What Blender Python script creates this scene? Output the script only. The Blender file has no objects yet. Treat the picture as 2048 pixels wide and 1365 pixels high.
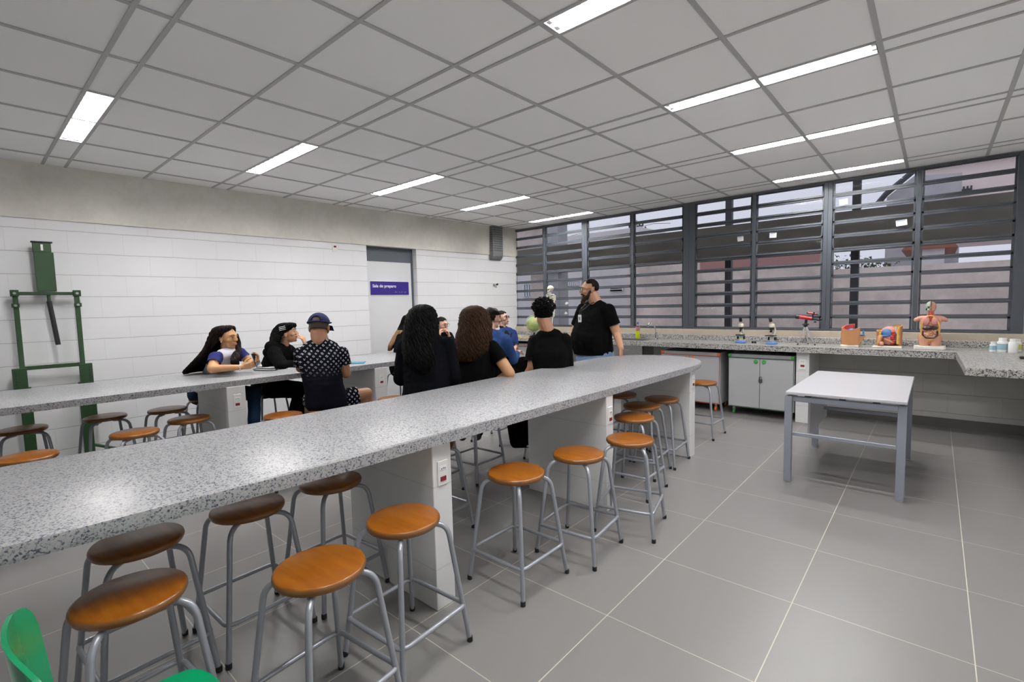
import bpy, bmesh, math, random
from mathutils import Vector, Matrix, Euler, noise
C = bpy.context.collection
S = bpy.context.scene
PI = math.pi
random.seed(7)

# ------------------------------------------------------------------ camera, sky, exposure
FOC = 970.86
CAMZ = 1.4442
_y, _p, _r = math.radians(41.1374), math.radians(-4.3022), math.radians(-1.3538)
FWD = Vector((-math.sin(_y) * math.cos(_p), math.cos(_y) * math.cos(_p), math.sin(_p)))
_rt = Vector((math.cos(_y), math.sin(_y), 0.0))
_up = _rt.cross(FWD)
RGT = math.cos(_r) * _rt + math.sin(_r) * _up
UPV = -math.sin(_r) * _rt + math.cos(_r) * _up
CAM = Vector((0, 0, CAMZ))
cam_data = bpy.data.cameras.new('camera')
cam_data.sensor_width = 36.0
cam_data.sensor_fit = 'HORIZONTAL'
cam_data.lens = FOC / 2048 * 36.0
cam_data.clip_start = 0.02
cam = bpy.data.objects.new('camera', cam_data)
C.objects.link(cam)
mw = Matrix((RGT, UPV, -FWD)).transposed().to_4x4()
mw.translation = CAM
cam.matrix_world = mw
S.camera = cam

world = bpy.data.worlds.new('overcast_dusk_sky')
S.world = world
world.use_nodes = True
bg = world.node_tree.nodes['Background']
bg.inputs['Color'].default_value = (0.70, 0.72, 0.83, 1)
bg.inputs['Strength'].default_value = 1.08

S.view_settings.view_transform = 'Standard'
S.view_settings.look = 'None'
S.view_settings.exposure = 0.0
S.view_settings.gamma = 1.0
S.view_settings.use_curve_mapping = False
S.cycles.max_bounces = 16
S.cycles.diffuse_bounces = 10
TUBE_POWER = 152.0          # emission of the fluorescent tubes

# ------------------------------------------------------------------ where photo pixels lie in the room
def ray(x, y):
    return (x - 1024) / FOC * RGT - (y - 682.5) / FOC * UPV + FWD
def on_z(x, y, z=0.0):
    d = ray(x, y); return CAM + d * ((z - CAMZ) / d.z)
def on_y(x, y, Y):
    d = ray(x, y); return CAM + d * (Y / d.y)
def on_x(x, y, X):
    d = ray(x, y); return CAM + d * (X / d.x)
def at_depth(x, y, D):
    return CAM + ray(x, y) * D
def depth(P):
    return (Vector(P) - CAM).dot(FWD)

# ------------------------------------------------------------------ mesh helpers
def obj(name, bm, mat=None, parent=None, loc=None, rotz=None, smooth=None, mats=None):
    me = bpy.data.meshes.new(name)
    bm.normal_update()
    bm.to_mesh(me); bm.free()
    return obj_me(name, me, mat, parent, loc, rotz, smooth, mats)
def obj_me(name, me, mat=None, parent=None, loc=None, rotz=None, smooth=None, mats=None):
    o = bpy.data.objects.new(name, me)
    C.objects.link(o)
    if mats:
        for m in mats: me.materials.append(m)
    elif mat: me.materials.append(mat)
    if parent: o.parent = parent
    if loc is not None: o.location = loc
    if rotz is not None: o.rotation_euler = (0, 0, rotz)
    if smooth:
        ca = math.cos(math.radians(smooth))
        me.polygons.foreach_set('use_smooth', [True] * len(me.polygons))
        if smooth < 180:
            b = bmesh.new(); b.from_mesh(me)
            for e in b.edges:
                if len(e.link_faces) == 2 and e.link_faces[0].normal.dot(e.link_faces[1].normal) < ca: e.smooth = False
            b.to_mesh(me); b.free()
    return o
def tag(o, label, cat, group=None):
    o['label'] = label; o['category'] = cat
    if group: o['group'] = group
    return o
def thing(name, label, cat, loc=(0, 0, 0), rotz=0.0, group=None):
    o = bpy.data.objects.new(name, None)
    C.objects.link(o)
    o.empty_display_size = 0.05
    o.location = loc; o.rotation_euler = (0, 0, rotz)
    return tag(o, label, cat, group)
def struct(name, bm, mat, parent=None, **k):
    o = obj(name, bm, mat, parent, **k)
    o['kind'] = 'structure'
    return o
KIDS = {}
def children_of(o):
    return [c for c in bpy.data.objects if c.parent == o]
def dup(root, loc, rotz=0.0, label=None, group=None):
    r = root.copy(); C.objects.link(r); r.location = loc; r.rotation_euler = (0, 0, rotz)
    if label: r['label'] = label
    if group: r['group'] = group
    for ch in children_of(root):
        c = ch.copy(); C.objects.link(c); c.parent = r
        for g in children_of(ch):
            d = g.copy(); C.objects.link(d); d.parent = c
    return r

def NB(): return bmesh.new()
def box(bm, x0, x1, y0, y1, z0, z1, bevel=0.0, M=None, seg=1):
    r = bmesh.ops.create_cube(bm, size=1.0)
    vs = r['verts']
    for v in vs:
        v.co = Vector((x0 + (v.co.x + .5) * (x1 - x0), y0 + (v.co.y + .5) * (y1 - y0), z0 + (v.co.z + .5) * (z1 - z0)))
    if bevel > 0:
        es = set()
        for v in vs: es.update(v.link_edges)
        rr = bmesh.ops.bevel(bm, geom=list(es), offset=bevel, segments=seg, profile=.5, affect='EDGES', clamp_overlap=True)
        vs = list({v for f in rr['faces'] for v in f.verts} | {v for v in vs if v.is_valid})
    if M is not None:
        for v in vs: v.co = M @ v.co
    return vs
def quad(bm, *p):
    return bm.faces.new([bm.verts.new(Vector(q)) for q in p])
def prism(bm, pts, z0, z1, bevel=0.0, seg=2, M=None):
    lo = [bm.verts.new((p[0], p[1], z0)) for p in pts]
    hi = [bm.verts.new((p[0], p[1], z1)) for p in pts]
    n = len(pts)
    fb = bm.faces.new(lo[::-1]); ft = bm.faces.new(hi)
    for i in range(n): bm.faces.new((lo[i], lo[(i + 1) % n], hi[(i + 1) % n], hi[i]))
    vs = lo + hi
    if bevel > 0:
        es = list(ft.edges) + list(fb.edges)
        rr = bmesh.ops.bevel(bm, geom=es, offset=bevel, segments=seg, profile=.5, affect='EDGES', clamp_overlap=True)
        vs = [v for v in bm.verts if v in set(v2 for f in rr['faces'] for v2 in f.verts) or v in set(x for x in vs if x.is_valid)]
    if M is not None:
        for v in vs: v.co = M @ v.co
    return vs
def frame_from(t):
    t = t.normalized()
    a = Vector((0, 0, 1)) if abs(t.z) < .95 else Vector((1, 0, 0))
    u = a.cross(t).normalized()
    return u, t.cross(u).normalized()
def tube(bm, pts, r, seg=10, closed=False, caps=True):
    pts = [Vector(p) for p in pts]; n = len(pts)
    rs = r if isinstance(r, (list, tuple)) else [r] * n
    rings = []; u = None
    for i, p in enumerate(pts):
        if closed: t = pts[(i + 1) % n] - pts[i - 1]
        else: t = pts[min(i + 1, n - 1)] - pts[max(i - 1, 0)]
        if t.length < 1e-9: t = Vector((0, 0, 1))
        t.normalize()
        if u is None: u, v = frame_from(t)
        else:
            u = (u - t * u.dot(t))
            u = u.normalized() if u.length > 1e-6 else frame_from(t)[0]
            v = t.cross(u)
        rings.append([bm.verts.new(p + (u * math.cos(2 * PI * k / seg) + v * math.sin(2 * PI * k / seg)) * rs[i]) for k in range(seg)])
    m = n if closed else n - 1
    for i in range(m):
        a, b = rings[i], rings[(i + 1) % n]
        off = 0
        if closed and i == n - 1:
            off = min(range(seg), key=lambda o: (a[0].co - b[o].co).length)
        for k in range(seg):
            bm.faces.new((a[k], a[(k + 1) % seg], b[(k + 1 + off) % seg], b[(k + off) % seg]))
    if caps and not closed:
        bm.faces.new(rings[0][::-1]); bm.faces.new(rings[-1])
    return rings
def bend(pts, rad, n=5):
    # polyline with its inner corners rounded
    pts = [Vector(p) for p in pts]; out = [pts[0]]
    for i in range(1, len(pts) - 1):
        a, b, c = pts[i - 1], pts[i], pts[i + 1]
        d = min(rad, (a - b).length * .49, (c - b).length * .49)
        p, q = b + (a - b).normalized() * d, b + (c - b).normalized() * d
        for k in range(n + 1):
            t = k / n
            out.append(p * (1 - t) ** 2 + b * 2 * t * (1 - t) + q * t * t)
    out.append(pts[-1]); return out
def lathe(bm, prof, seg=24, center=(0, 0, 0), M=None):
    c = Vector(center); rings = []
    for (r, z) in prof:
        if r < 1e-6: rings.append([bm.verts.new(c + Vector((0, 0, z)))])
        else: rings.append([bm.verts.new(c + Vector((r * math.cos(2 * PI * k / seg), r * math.sin(2 * PI * k / seg), z))) for k in range(seg)])
    for a, b in zip(rings, rings[1:]):
        if len(a) == 1 and len(b) == 1: continue
        for k in range(seg):
            k2 = (k + 1) % seg
            if len(a) == 1: bm.faces.new((a[0], b[k2], b[k]))
            elif len(b) == 1: bm.faces.new((a[k], a[k2], b[0]))
            else: bm.faces.new((a[k], a[k2], b[k2], b[k]))
    if len(rings[0]) > 1: bm.faces.new(rings[0][::-1])
    if len(rings[-1]) > 1: bm.faces.new(rings[-1])
    if M is not None:
        for rg in rings:
            for v in rg: v.co = M @ v.co
def ball(bm, c, r, M=None, su=14, sv=9):
    # ellipsoid; r is a number or three
    r = (r, r, r) if not isinstance(r, (tuple, list, Vector)) else r
    res = bmesh.ops.create_uvsphere(bm, u_segments=su, v_segments=sv, radius=1.0)
    for v in res['verts']:
        q = Vector((v.co.x * r[0], v.co.y * r[1], v.co.z * r[2]))
        v.co = (M @ q if M is not None else q) + Vector(c)
    return res['verts']
def capsule(bm, a, b, ra, rb=None, seg=14):
    a, b = Vector(a), Vector(b); rb = ra if rb is None else rb
    L = (b - a).length
    if L < 1e-6: return ball(bm, a, max(ra, rb))
    t = (b - a) / L; n = 4; pts = []; rs = []
    for k in range(n + 1):
        th = PI / 2 * (1 - k / n); pts.append(a - t * ra * math.sin(th)); rs.append(max(ra * math.cos(th), ra * .02))
    for k in range(n + 1):
        th = PI / 2 * k / n; pts.append(b + t * rb * math.sin(th)); rs.append(max(rb * math.cos(th), rb * .02))
    tube(bm, pts, rs, seg)

# ------------------------------------------------------------------ materials
def mat(name, col, rough=.5, metal=0.0, spec=.5, coat=0.0, trans=0.0, emit=None, estr=1.0):
    m = bpy.data.materials.new(name); m.use_nodes = True
    b = m.node_tree.nodes['Principled BSDF']
    b.inputs['Base Color'].default_value = (*col, 1)
    b.inputs['Roughness'].default_value = rough
    b.inputs['Metallic'].default_value = metal
    b.inputs['Specular IOR Level'].default_value = spec
    b.inputs['Coat Weight'].default_value = coat
    b.inputs['Transmission Weight'].default_value = trans
    if emit:
        b.inputs['Emission Color'].default_value = (*emit, 1)
        b.inputs['Emission Strength'].default_value = estr
    return m
class NT:
    def __init__(s, m):
        s.t = m.node_tree; s.b = s.t.nodes['Principled BSDF']
    def n(s, typ, **k):
        nd = s.t.nodes.new(typ)
        for a, v in k.items(): setattr(nd, a, v)
        return nd
    def l(s, a, b): s.t.links.new(a, b)
    def put(s, sock, v):
        if hasattr(v, 'is_linked') or hasattr(v, 'links'): s.l(v, sock)
        else: sock.default_value = v
    def math(s, op, a, b=0.0, c=0.0):
        nd = s.n('ShaderNodeMath', operation=op)
        s.put(nd.inputs[0], a); s.put(nd.inputs[1], b); s.put(nd.inputs[2], c)
        return nd.outputs[0]
    def coord(s, which='Object', scale=None):
        o = s.n('ShaderNodeTexCoord').outputs[which]
        if scale:
            mp = s.n('ShaderNodeMapping'); s.l(o, mp.inputs['Vector']); mp.inputs['Scale'].default_value = scale
            o = mp.outputs['Vector']
        return o
    def xyz(s, vec):
        nd = s.n('ShaderNodeSeparateXYZ'); s.l(vec, nd.inputs[0]); return nd.outputs
    def noise(s, vec, scale, detail=3, rough=.5, which='Fac'):
        nd = s.n('ShaderNodeTexNoise'); s.l(vec, nd.inputs['Vector'])
        nd.inputs['Scale'].default_value = scale; nd.inputs['Detail'].default_value = detail; nd.inputs['Roughness'].default_value = rough
        return nd.outputs[which]
    def ramp(s, fac, stops, interp='LINEAR'):
        nd = s.n('ShaderNodeValToRGB'); s.l(fac, nd.inputs[0]); r = nd.color_ramp; r.interpolation = interp
        while len(r.elements) < len(stops): r.elements.new(.5)
        for e, (p, c) in zip(r.elements, stops): e.position = p; e.color = (*c, 1) if len(c) == 3 else c
        return nd.outputs[0]
    def mix(s, fac, a, b, blend='MIX'):
        nd = s.n('ShaderNodeMix', data_type='RGBA', blend_type=blend)
        s.put(nd.inputs[0], fac)
        for sk, v in ((nd.inputs[6], a), (nd.inputs[7], b)):
            if isinstance(v, tuple): sk.default_value = (*v, 1) if len(v) == 3 else v
            else: s.l(v, sk)
        return nd.outputs[2]
    def bump(s, h, strength=.3, dist=.01):
        nd = s.n('ShaderNodeBump'); s.l(h, nd.inputs['Height']); nd.inputs['Strength'].default_value = strength; nd.inputs['Distance'].default_value = dist
        s.l(nd.outputs[0], s.b.inputs['Normal'])
    def color(s, c): s.l(c, s.b.inputs['Base Color'])
    def line(s, v, off, pitch, half):
        # 1 on the lines v = off + k * pitch
        q = s.math('ADD', v, -off + pitch * 1000.5)
        q = s.math('DIVIDE', q, pitch); q = s.math('FRACT', q); q = s.math('ADD', q, -.5); q = s.math('ABSOLUTE', q)
        return s.math('LESS_THAN', q, half / pitch)
def granite(name, light, dark, cover=.5, scale=1.0, rough=.30):
    m = mat(name, light, rough, spec=.13); t = NT(m)
    v = t.coord('Object')
    wob = t.n('ShaderNodeVectorMath', operation='MULTIPLY_ADD')
    t.l(t.noise(v, 130 * scale, 2, .5, 'Color'), wob.inputs[0]); wob.inputs[1].default_value = (.008,) * 3; t.l(v, wob.inputs[2])
    vo = t.n('ShaderNodeTexVoronoi', feature='F1'); t.l(wob.outputs[0], vo.inputs['Vector']); vo.inputs['Scale'].default_value = 135 * scale
    cell = t.xyz(vo.outputs['Color'])[0]
    n2 = t.noise(v, 55 * scale, 4, .65)
    f = t.math('ADD', t.math('MULTIPLY', cell, .55), t.math('MULTIPLY', n2, .75))
    mid = tuple((a + b) / 2 for a, b in zip(light, dark))
    c = t.ramp(f, [(cover - .10, dark), (cover, mid), (cover + .07, light), (cover + .28, tuple(min(1, a * 1.16) for a in light))])
    t.color(c)
    return m
M = {}
M['granite'] = granite('speckled_granite', (.365, .365, .37), (.075, .082, .12), .485, 1.6)
M['granite_dark'] = granite('darker_speckled_granite', (.46, .45, .43), (.06, .06, .065), .55, 1.2)
def floor_mat():
    m = mat('grey_porcelain_tile', (.34, .33, .32), .32, spec=.5); t = NT(m); v = t.coord('Object'); x, y, z = t.xyz(v)
    g = t.math('MAXIMUM', t.line(x, -1.1013, .6308, .0020), t.line(y, 1.883, .6308, .0017))
    n = t.noise(v, 2.5, 4, .6)
    c = t.mix(t.math('MULTIPLY', n, .35), (.245, .237, .232), (.222, .215, .21))
    t.color(t.mix(g, c, (.58, .555, .47))); t.l(t.math('ADD', t.math('MULTIPLY', g, .4), .30), t.b.inputs['Roughness'])
    t.bump(t.math('SUBTRACT', 1.0, g), .2, .002)
    return m
M['floor'] = floor_mat()
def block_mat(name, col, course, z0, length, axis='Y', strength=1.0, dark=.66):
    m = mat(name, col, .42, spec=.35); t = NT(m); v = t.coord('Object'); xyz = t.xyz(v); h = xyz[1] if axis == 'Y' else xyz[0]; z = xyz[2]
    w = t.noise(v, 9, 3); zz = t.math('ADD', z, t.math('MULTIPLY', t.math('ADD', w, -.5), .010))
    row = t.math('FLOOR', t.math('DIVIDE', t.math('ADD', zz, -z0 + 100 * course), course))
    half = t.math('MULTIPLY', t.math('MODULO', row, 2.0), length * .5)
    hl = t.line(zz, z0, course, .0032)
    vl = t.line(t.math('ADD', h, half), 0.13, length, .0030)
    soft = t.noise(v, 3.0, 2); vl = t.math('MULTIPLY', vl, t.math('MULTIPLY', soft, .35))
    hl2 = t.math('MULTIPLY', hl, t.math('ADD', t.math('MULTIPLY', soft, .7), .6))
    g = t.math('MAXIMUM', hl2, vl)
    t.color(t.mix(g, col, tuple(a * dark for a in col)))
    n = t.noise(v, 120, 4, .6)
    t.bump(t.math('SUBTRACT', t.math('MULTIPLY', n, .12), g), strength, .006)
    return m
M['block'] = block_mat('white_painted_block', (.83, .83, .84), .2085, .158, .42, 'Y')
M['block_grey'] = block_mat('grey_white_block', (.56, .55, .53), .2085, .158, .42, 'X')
M['tile_white'] = block_mat('white_glazed_tile', (.76, .76, .76), .40, .20, .40, 'Y', .15, .86)
def concrete(name, a, b, scale=1.0):
    m = mat(name, a, .85, spec=.2); t = NT(m); v = t.coord('Object')
    n = t.noise(v, 1.3 * scale, 5, .6); k = t.noise(v, 14 * scale, 5, .7)
    f = t.math('ADD', t.math('MULTIPLY', n, .75), t.math('MULTIPLY', k, .25))
    t.color(t.ramp(f, [(.32, b), (.62, a)])); t.bump(k, .15, .01)
    return m
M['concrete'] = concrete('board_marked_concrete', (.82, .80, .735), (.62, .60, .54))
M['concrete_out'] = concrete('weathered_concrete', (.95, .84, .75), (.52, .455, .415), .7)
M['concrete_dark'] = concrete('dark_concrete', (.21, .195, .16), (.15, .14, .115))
M['sill'] = concrete('beige_sill_concrete', (.60, .52, .42), (.46, .40, .32), 2)
M['white'] = mat('white_paint', (.87, .87, .87), .5)
M['ceiling'] = mat('matt_ceiling_board', (.95, .95, .945), .9, spec=.1)
M['tbar'] = mat('grey_ceiling_bar', (.47, .47, .47), .5)
M['steel_frame'] = mat('dark_grey_window_steel', (.072, .081, .097), .42, spec=.5)
M['steel_dark'] = mat('dark_post_steel', (.06, .062, .07), .5)
M['door'] = mat('pale_grey_door_laminate', (.74, .745, .76), .4)
M['door_dark'] = mat('slate_grey_panel', (.10, .112, .135), .45)
M['stool_metal'] = mat('silver_grey_tube_paint', (.36, .38, .42), .28, metal=.35, spec=.6)
M['rubber'] = mat('black_rubber', (.012, .012, .013), .6)
M['black'] = mat('black_plastic', (.012, .012, .014), .35)
M['table_metal'] = mat('grey_table_steel', (.30, .32, .375), .35, metal=.2)
M['laminate'] = mat('white_table_laminate', (.53, .53, .56), .32)
M['cabinet'] = mat('light_grey_cabinet_board', (.46, .465, .48), .4)
M['cab_dark'] = mat('dark_cabinet_side', (.20, .19, .18), .5)
M['orange'] = mat('orange_edge_plastic', (.85, .20, .03), .4)
M['greenline'] = mat('dark_green_edge_line', (.015, .10, .025), .5)
M['redorange'] = mat('red_orange_edge', (.55, .09, .04), .4)
M['greenpl'] = mat('green_edge_plastic', (.05, .38, .06), .4)
M['green_chair'] = mat('glossy_green_plastic', (.0, .27, .10), .22, spec=.6)
M['green_steel'] = mat('dark_green_machine_paint', (.019, .058, .019), .42)
M['steel'] = mat('brushed_stainless_steel', (.50, .50, .50), .3, metal=.9)
M['chrome'] = mat('chrome', (.75, .75, .77), .1, metal=1.0)
M['galv'] = mat('galvanised_sheet', (.42, .43, .435), .5, metal=.2)
M['red'] = mat('dark_red_switch', (.20, .010, .014), .4)
M['redpl'] = mat('red_telescope_paint', (.55, .02, .03), .3)
M['cream'] = mat('cream_enamel', (.72, .70, .55), .35)
M['blue'] = mat('blue_enamel_base', (.10, .25, .60), .3)
M['plate'] = mat('white_switch_plate', (.82, .82, .80), .3)
M['blade'] = mat('louvre_aluminium', (.30, .30, .31), .4)
M['alu'] = mat('bright_aluminium', (.78, .78, .79), .22, metal=.9)
M['lampwhite'] = mat('white_lamp_enamel', (.86, .86, .87), .3)
M['bone'] = mat('bone_plastic', (.78, .74, .64), .45)
M['paper'] = mat('white_paper', (.80, .80, .80), .8)
M['ink'] = mat('printed_ink', (.25, .27, .33), .8)
M['tube'] = mat('fluorescent_tube', (.9, .9, .9), .4, emit=(1.0, .985, .97), estr=TUBE_POWER)
def wood_mat():
    m = mat('varnished_orange_plywood', (.55, .22, .03), .3, spec=.3, coat=.12); t = NT(m)
    v = t.coord('Object', (3.0, 22, 3.0)); w = t.n('ShaderNodeVectorMath', operation='ADD'); oi = t.n('ShaderNodeObjectInfo')
    t.l(v, w.inputs[0]); sc = t.n('ShaderNodeVectorMath', operation='SCALE'); t.l(oi.outputs['Location'], sc.inputs[0]); sc.inputs['Scale'].default_value = 13.0
    t.l(sc.outputs[0], w.inputs[1])
    n = t.noise(w.outputs[0], 1.6, 4, .6)
    t.color(t.ramp(n, [(.25, (.20, .058, .004)), (.5, (.26, .081, .006)), (.75, (.33, .115, .009))]))
    t.b.inputs['Coat Roughness'].default_value = .12
    return m
M['wood'] = wood_mat()
M['wood_edge'] = mat('plywood_edge', (.20, .08, .016), .3, coat=.3)
def glass_mat(name, tint, refl=.5, ior=1.35):
    m = bpy.data.materials.new(name); m.use_nodes = True; t = m.node_tree; t.nodes.clear()
    o = t.nodes.new('ShaderNodeOutputMaterial'); mx = t.nodes.new('ShaderNodeMixShader'); tr = t.nodes.new('ShaderNodeBsdfTransparent'); gl = t.nodes.new('ShaderNodeBsdfGlossy'); fr = t.nodes.new('ShaderNodeFresnel')
    fr.inputs['IOR'].default_value = ior; gl.inputs['Roughness'].default_value = .03; gl.inputs['Color'].default_value = (refl, refl, refl, 1); tr.inputs['Color'].default_value = (*tint, 1)
    t.links.new(fr.outputs[0], mx.inputs[0]); t.links.new(tr.outputs[0], mx.inputs[1]); t.links.new(gl.outputs[0], mx.inputs[2]); t.links.new(mx.outputs[0], o.inputs['Surface'])
    return m
M['glass'] = glass_mat('window_pane_glass', (.94, .94, .95), .12, 1.4)
M['cover'] = bpy.data.materials.new('milky_clear_plastic'); M['cover'].use_nodes = True; _t = M['cover'].node_tree; _t.nodes.clear()
_o = _t.nodes.new('ShaderNodeOutputMaterial'); _mx = _t.nodes.new('ShaderNodeMixShader'); _tr = _t.nodes.new('ShaderNodeBsdfTransparent'); _df = _t.nodes.new('ShaderNodeBsdfPrincipled'); _lw = _t.nodes.new('ShaderNodeLayerWeight')
_df.inputs['Base Color'].default_value = (.7, .72, .72, 1); _df.inputs['Roughness'].default_value = .15; _lw.inputs['Blend'].default_value = .12
_t.links.new(_lw.outputs['Facing'], _mx.inputs[0]); _t.links.new(_tr.outputs[0], _mx.inputs[1]); _t.links.new(_df.outputs[0], _mx.inputs[2]); _t.links.new(_mx.outputs[0], _o.inputs['Surface'])
M['lens'] = glass_mat('spectacle_lens', (.99, .99, .99), .6, 1.15)
M['clear'] = glass_mat('clear_plastic', (.93, .94, .93), 1.0, 1.4)
# ------------------------------------------------------------------ the room
ZC = 2.84
XR = 0.95
YB = -2.4
YW = 7.0                                   # inner face of the window wall
def xl(y): return -6.28 + (y - .37) * .0439   # the left wall runs slightly askew
GX = [.346 + .625, .346] + [.346 - .625 * k for k in range(1, 11)]
GX = sorted([g for g in GX if g < XR])
GY = [-2.154, -1.998, -1.394, -.776, -.621, .015, .636, .792, 1.396, 2.014, 2.169, 2.796, 3.439, 3.602, 4.24, 4.921, 5.071, 5.688, 6.483, 6.649]
STRIPS = [(.636, .792), (2.014, 2.169), (3.439, 3.602), (4.921, 5.071), (6.483, 6.649)]
LAMPX = [(.346 - .625 * 10, .346 - .625 * 8), (.346 - .625 * 3 + .0, .346 - .625 * 1)]
LAMPX = [(-5.279, -4.029), (-1.529, -.279)]

bm = NB()
quad(bm, (-6.6, YB, 0), (XR, YB, 0), (XR, 7.1, 0), (-6.6, 7.1, 0))
struct('floor', bm, M['floor'])

xs = [-6.55] + GX + [XR]
ys = [YB] + GY + [7.1]
bm = NB()
def is_lamp(x, y):
    return any(a < x < b for a, b in LAMPX) and any(a < y < b for a, b in STRIPS)
for i in range(len(xs) - 1):
    for j in range(len(ys) - 1):
        if is_lamp((xs[i] + xs[i + 1]) / 2, (ys[j] + ys[j + 1]) / 2): continue
        quad(bm, (xs[i], ys[j], ZC), (xs[i], ys[j + 1], ZC), (xs[i + 1], ys[j + 1], ZC), (xs[i + 1], ys[j], ZC))
ceil = struct('ceiling', bm, M['ceiling'])
bm = NB()
for x in GX: box(bm, x - .013, x + .013, YB, 7.03, ZC - .006, ZC - .0005)
for y in GY: box(bm, xl(y) + .02, XR, y - .011, y + .011, ZC - .0065, ZC - .0004)
struct('ceiling_grid_bars', bm, M['tbar'], ceil)

# left wall: painted blocks with the door opening, concrete beam above
ZB = 2.335
DY0, DY1 = 3.915, 4.765
def wl(bm, y0, y1, z0, z1, off=0.0):
    quad(bm, (xl(y0) + off, y0, z0), (xl(y0) + off, y0, z1), (xl(y1) + off, y1, z1), (xl(y1) + off, y1, z0))
bm = NB()
wl(bm, YB, DY0, 0, ZB + .1); wl(bm, DY1, 7.05, 0, ZB + .1)
for y in (DY0, DY1): quad(bm, (xl(y), y, 0), (xl(y), y, ZB + .1), (xl(y) - .16, y, ZB + .1), (xl(y) - .16, y, 0))
struct('wall_left', bm, M['block'])
bm = NB()
for y0, y1 in ((YB, 7.05),):
    for z, o in ((ZB, 0),):
        a, b = xl(y0), xl(y1)
        v = [bm.verts.new(p) for p in ((a - .2, y0, ZB), (a + .018, y0, ZB), (b + .018, y1, ZB), (b - .2, y1, ZB), (a - .2, y0, ZC), (a + .018, y0, ZC), (b + .018, y1, ZC), (b - .2, y1, ZC))]
        for f in ((0, 1, 2, 3), (4, 7, 6, 5), (1, 5, 6, 2), (0, 4, 5, 1), (3, 2, 6, 7), (0, 3, 7, 4)): bm.faces.new([v[i] for i in f])
struct('trim_1', bm, M['concrete'])['label'] = 'raw concrete beam along the top of the left wall'
bm = NB()
for y0, y1 in ((YB, DY0 - .03), (DY1 + .03, 6.9)):
    v = [bm.verts.new(p) for p in ((xl(y0) - .05, y0, 0), (xl(y0) + .012, y0, 0), (xl(y1) + .012, y1, 0), (xl(y1) - .05, y1, 0), (xl(y0) - .05, y0, .09), (xl(y0) + .012, y0, .09), (xl(y1) + .012, y1, .09), (xl(y1) - .05, y1, .09))]
    for f in ((0, 1, 2, 3), (4, 7, 6, 5), (1, 5, 6, 2), (0, 4, 5, 1), (3, 2, 6, 7), (0, 3, 7, 4)): bm.faces.new([v[i] for i in f])
M['skirt'] = mat('dark_grey_skirting_tile', (.12, .115, .11), .45)
struct('baseboard_left', bm, M['skirt'])

# the door to the preparation room
droot = bpy.data.objects.new('door_1', None); C.objects.link(droot); droot['kind'] = 'structure'
ang = math.atan2(1, .0439) - PI / 2            # wall direction
droot.location = (xl(DY0) - .065, DY0, 0); droot.rotation_euler = (0, 0, ang)
W = DY1 - DY0
bm = NB(); box(bm, -.085, -.045, .0, W - .03, .0, 2.125, .002); o = obj('door_leaf', bm, M['door'], droot)
bm = NB(); box(bm, -.09, -.04, .0, W - .03, 2.125, ZB, .002); obj('lintel_panel', bm, M['door_dark'], droot)
bm = NB(); box(bm, -.10, -.03, W - .03, W - .002, .0, ZB, .002); box(bm, -.10, -.048, .0, W - .03, 2.112, 2.128); obj('door_frame', bm, M['door_dark'], droot)
bm = NB(); box(bm, -.046, -.02, W - .14, W - .09, .92, 1.06, .003); tube(bm, bend([(-.045, W - .115, 1.0), (.012, W - .115, 1.0), (.012, W - .22, 1.0)], .015), .008); obj('door_handle', bm, M['chrome'], droot)
# sign
sign = thing('door_sign', 'purple sign reading Sala de preparo on the pale door', 'sign', (xl(4.13) - .109, 4.012, 1.632), ang)
M['purple'] = mat('purple_sign_plastic', (.028, .012, .20), .4)
M['signwhite'] = mat('white_sign_lettering', (.85, .85, .88), .5)
SW, SH = .665, .199
bm = NB(); box(bm, -.001, .006, .0, SW, 0, SH, .0025); obj('sign_board', bm, M['purple'], sign)
bm = NB(); box(bm, -.0008, .003, -.006, SW + .006, -.006, SH + .006, .001); obj('sign_border', bm, M['signwhite'], sign)
def text_mesh(body, size, extr=.001, align='LEFT', bold=0.0):
    cu = bpy.data.curves.new('lettering', 'FONT'); cu.body = body; cu.size = size; cu.extrude = extr; cu.align_x = align; cu.offset = bold
    to = bpy.data.objects.new('lettering', cu); C.objects.link(to)
    bpy.context.view_layer.update()
    me = bpy.data.meshes.new_from_object(to.evaluated_get(bpy.context.evaluated_depsgraph_get()))
    bpy.data.objects.remove(to)
    return me
def text_obj(name, body, size, m, parent, M4, bold=0.0, width=None):
    me = text_mesh(body, size, bold=bold)
    if width:
        w = max(v.co.x for v in me.vertices) - min(v.co.x for v in me.vertices)
        me.transform(Matrix.Scale(width / w, 4, (1, 0, 0)))
    me.transform(M4)
    return obj_me(name, me, m, parent)
# text plane: x along +Y of the sign, up +Z, facing +X
TP = Matrix(((0, 0, 1, .0065), (1, 0, 0, 0), (0, 1, 0, 0), (0, 0, 0, 1)))
text_obj('lettering', 'Sala de preparo', .062, M['signwhite'], sign, Matrix.Translation((0, .035, .112)) @ TP, .0012, .40)
bm = NB(); random.seed(3)
cells = '101101 0111 110100 0 110110 1011 1100 01'
y = .415
for ch in range(15):
    if ch not in (4, 7):
        for r in range(3):
            for c in range(2):
                if random.random() < .5: ball(bm, (.007, y + c * .005, .048 - r * .006), (.0012, .002, .002), su=6, sv=4)
    y += .0138
obj('braille_dots', bm, M['signwhite'], sign)

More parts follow.
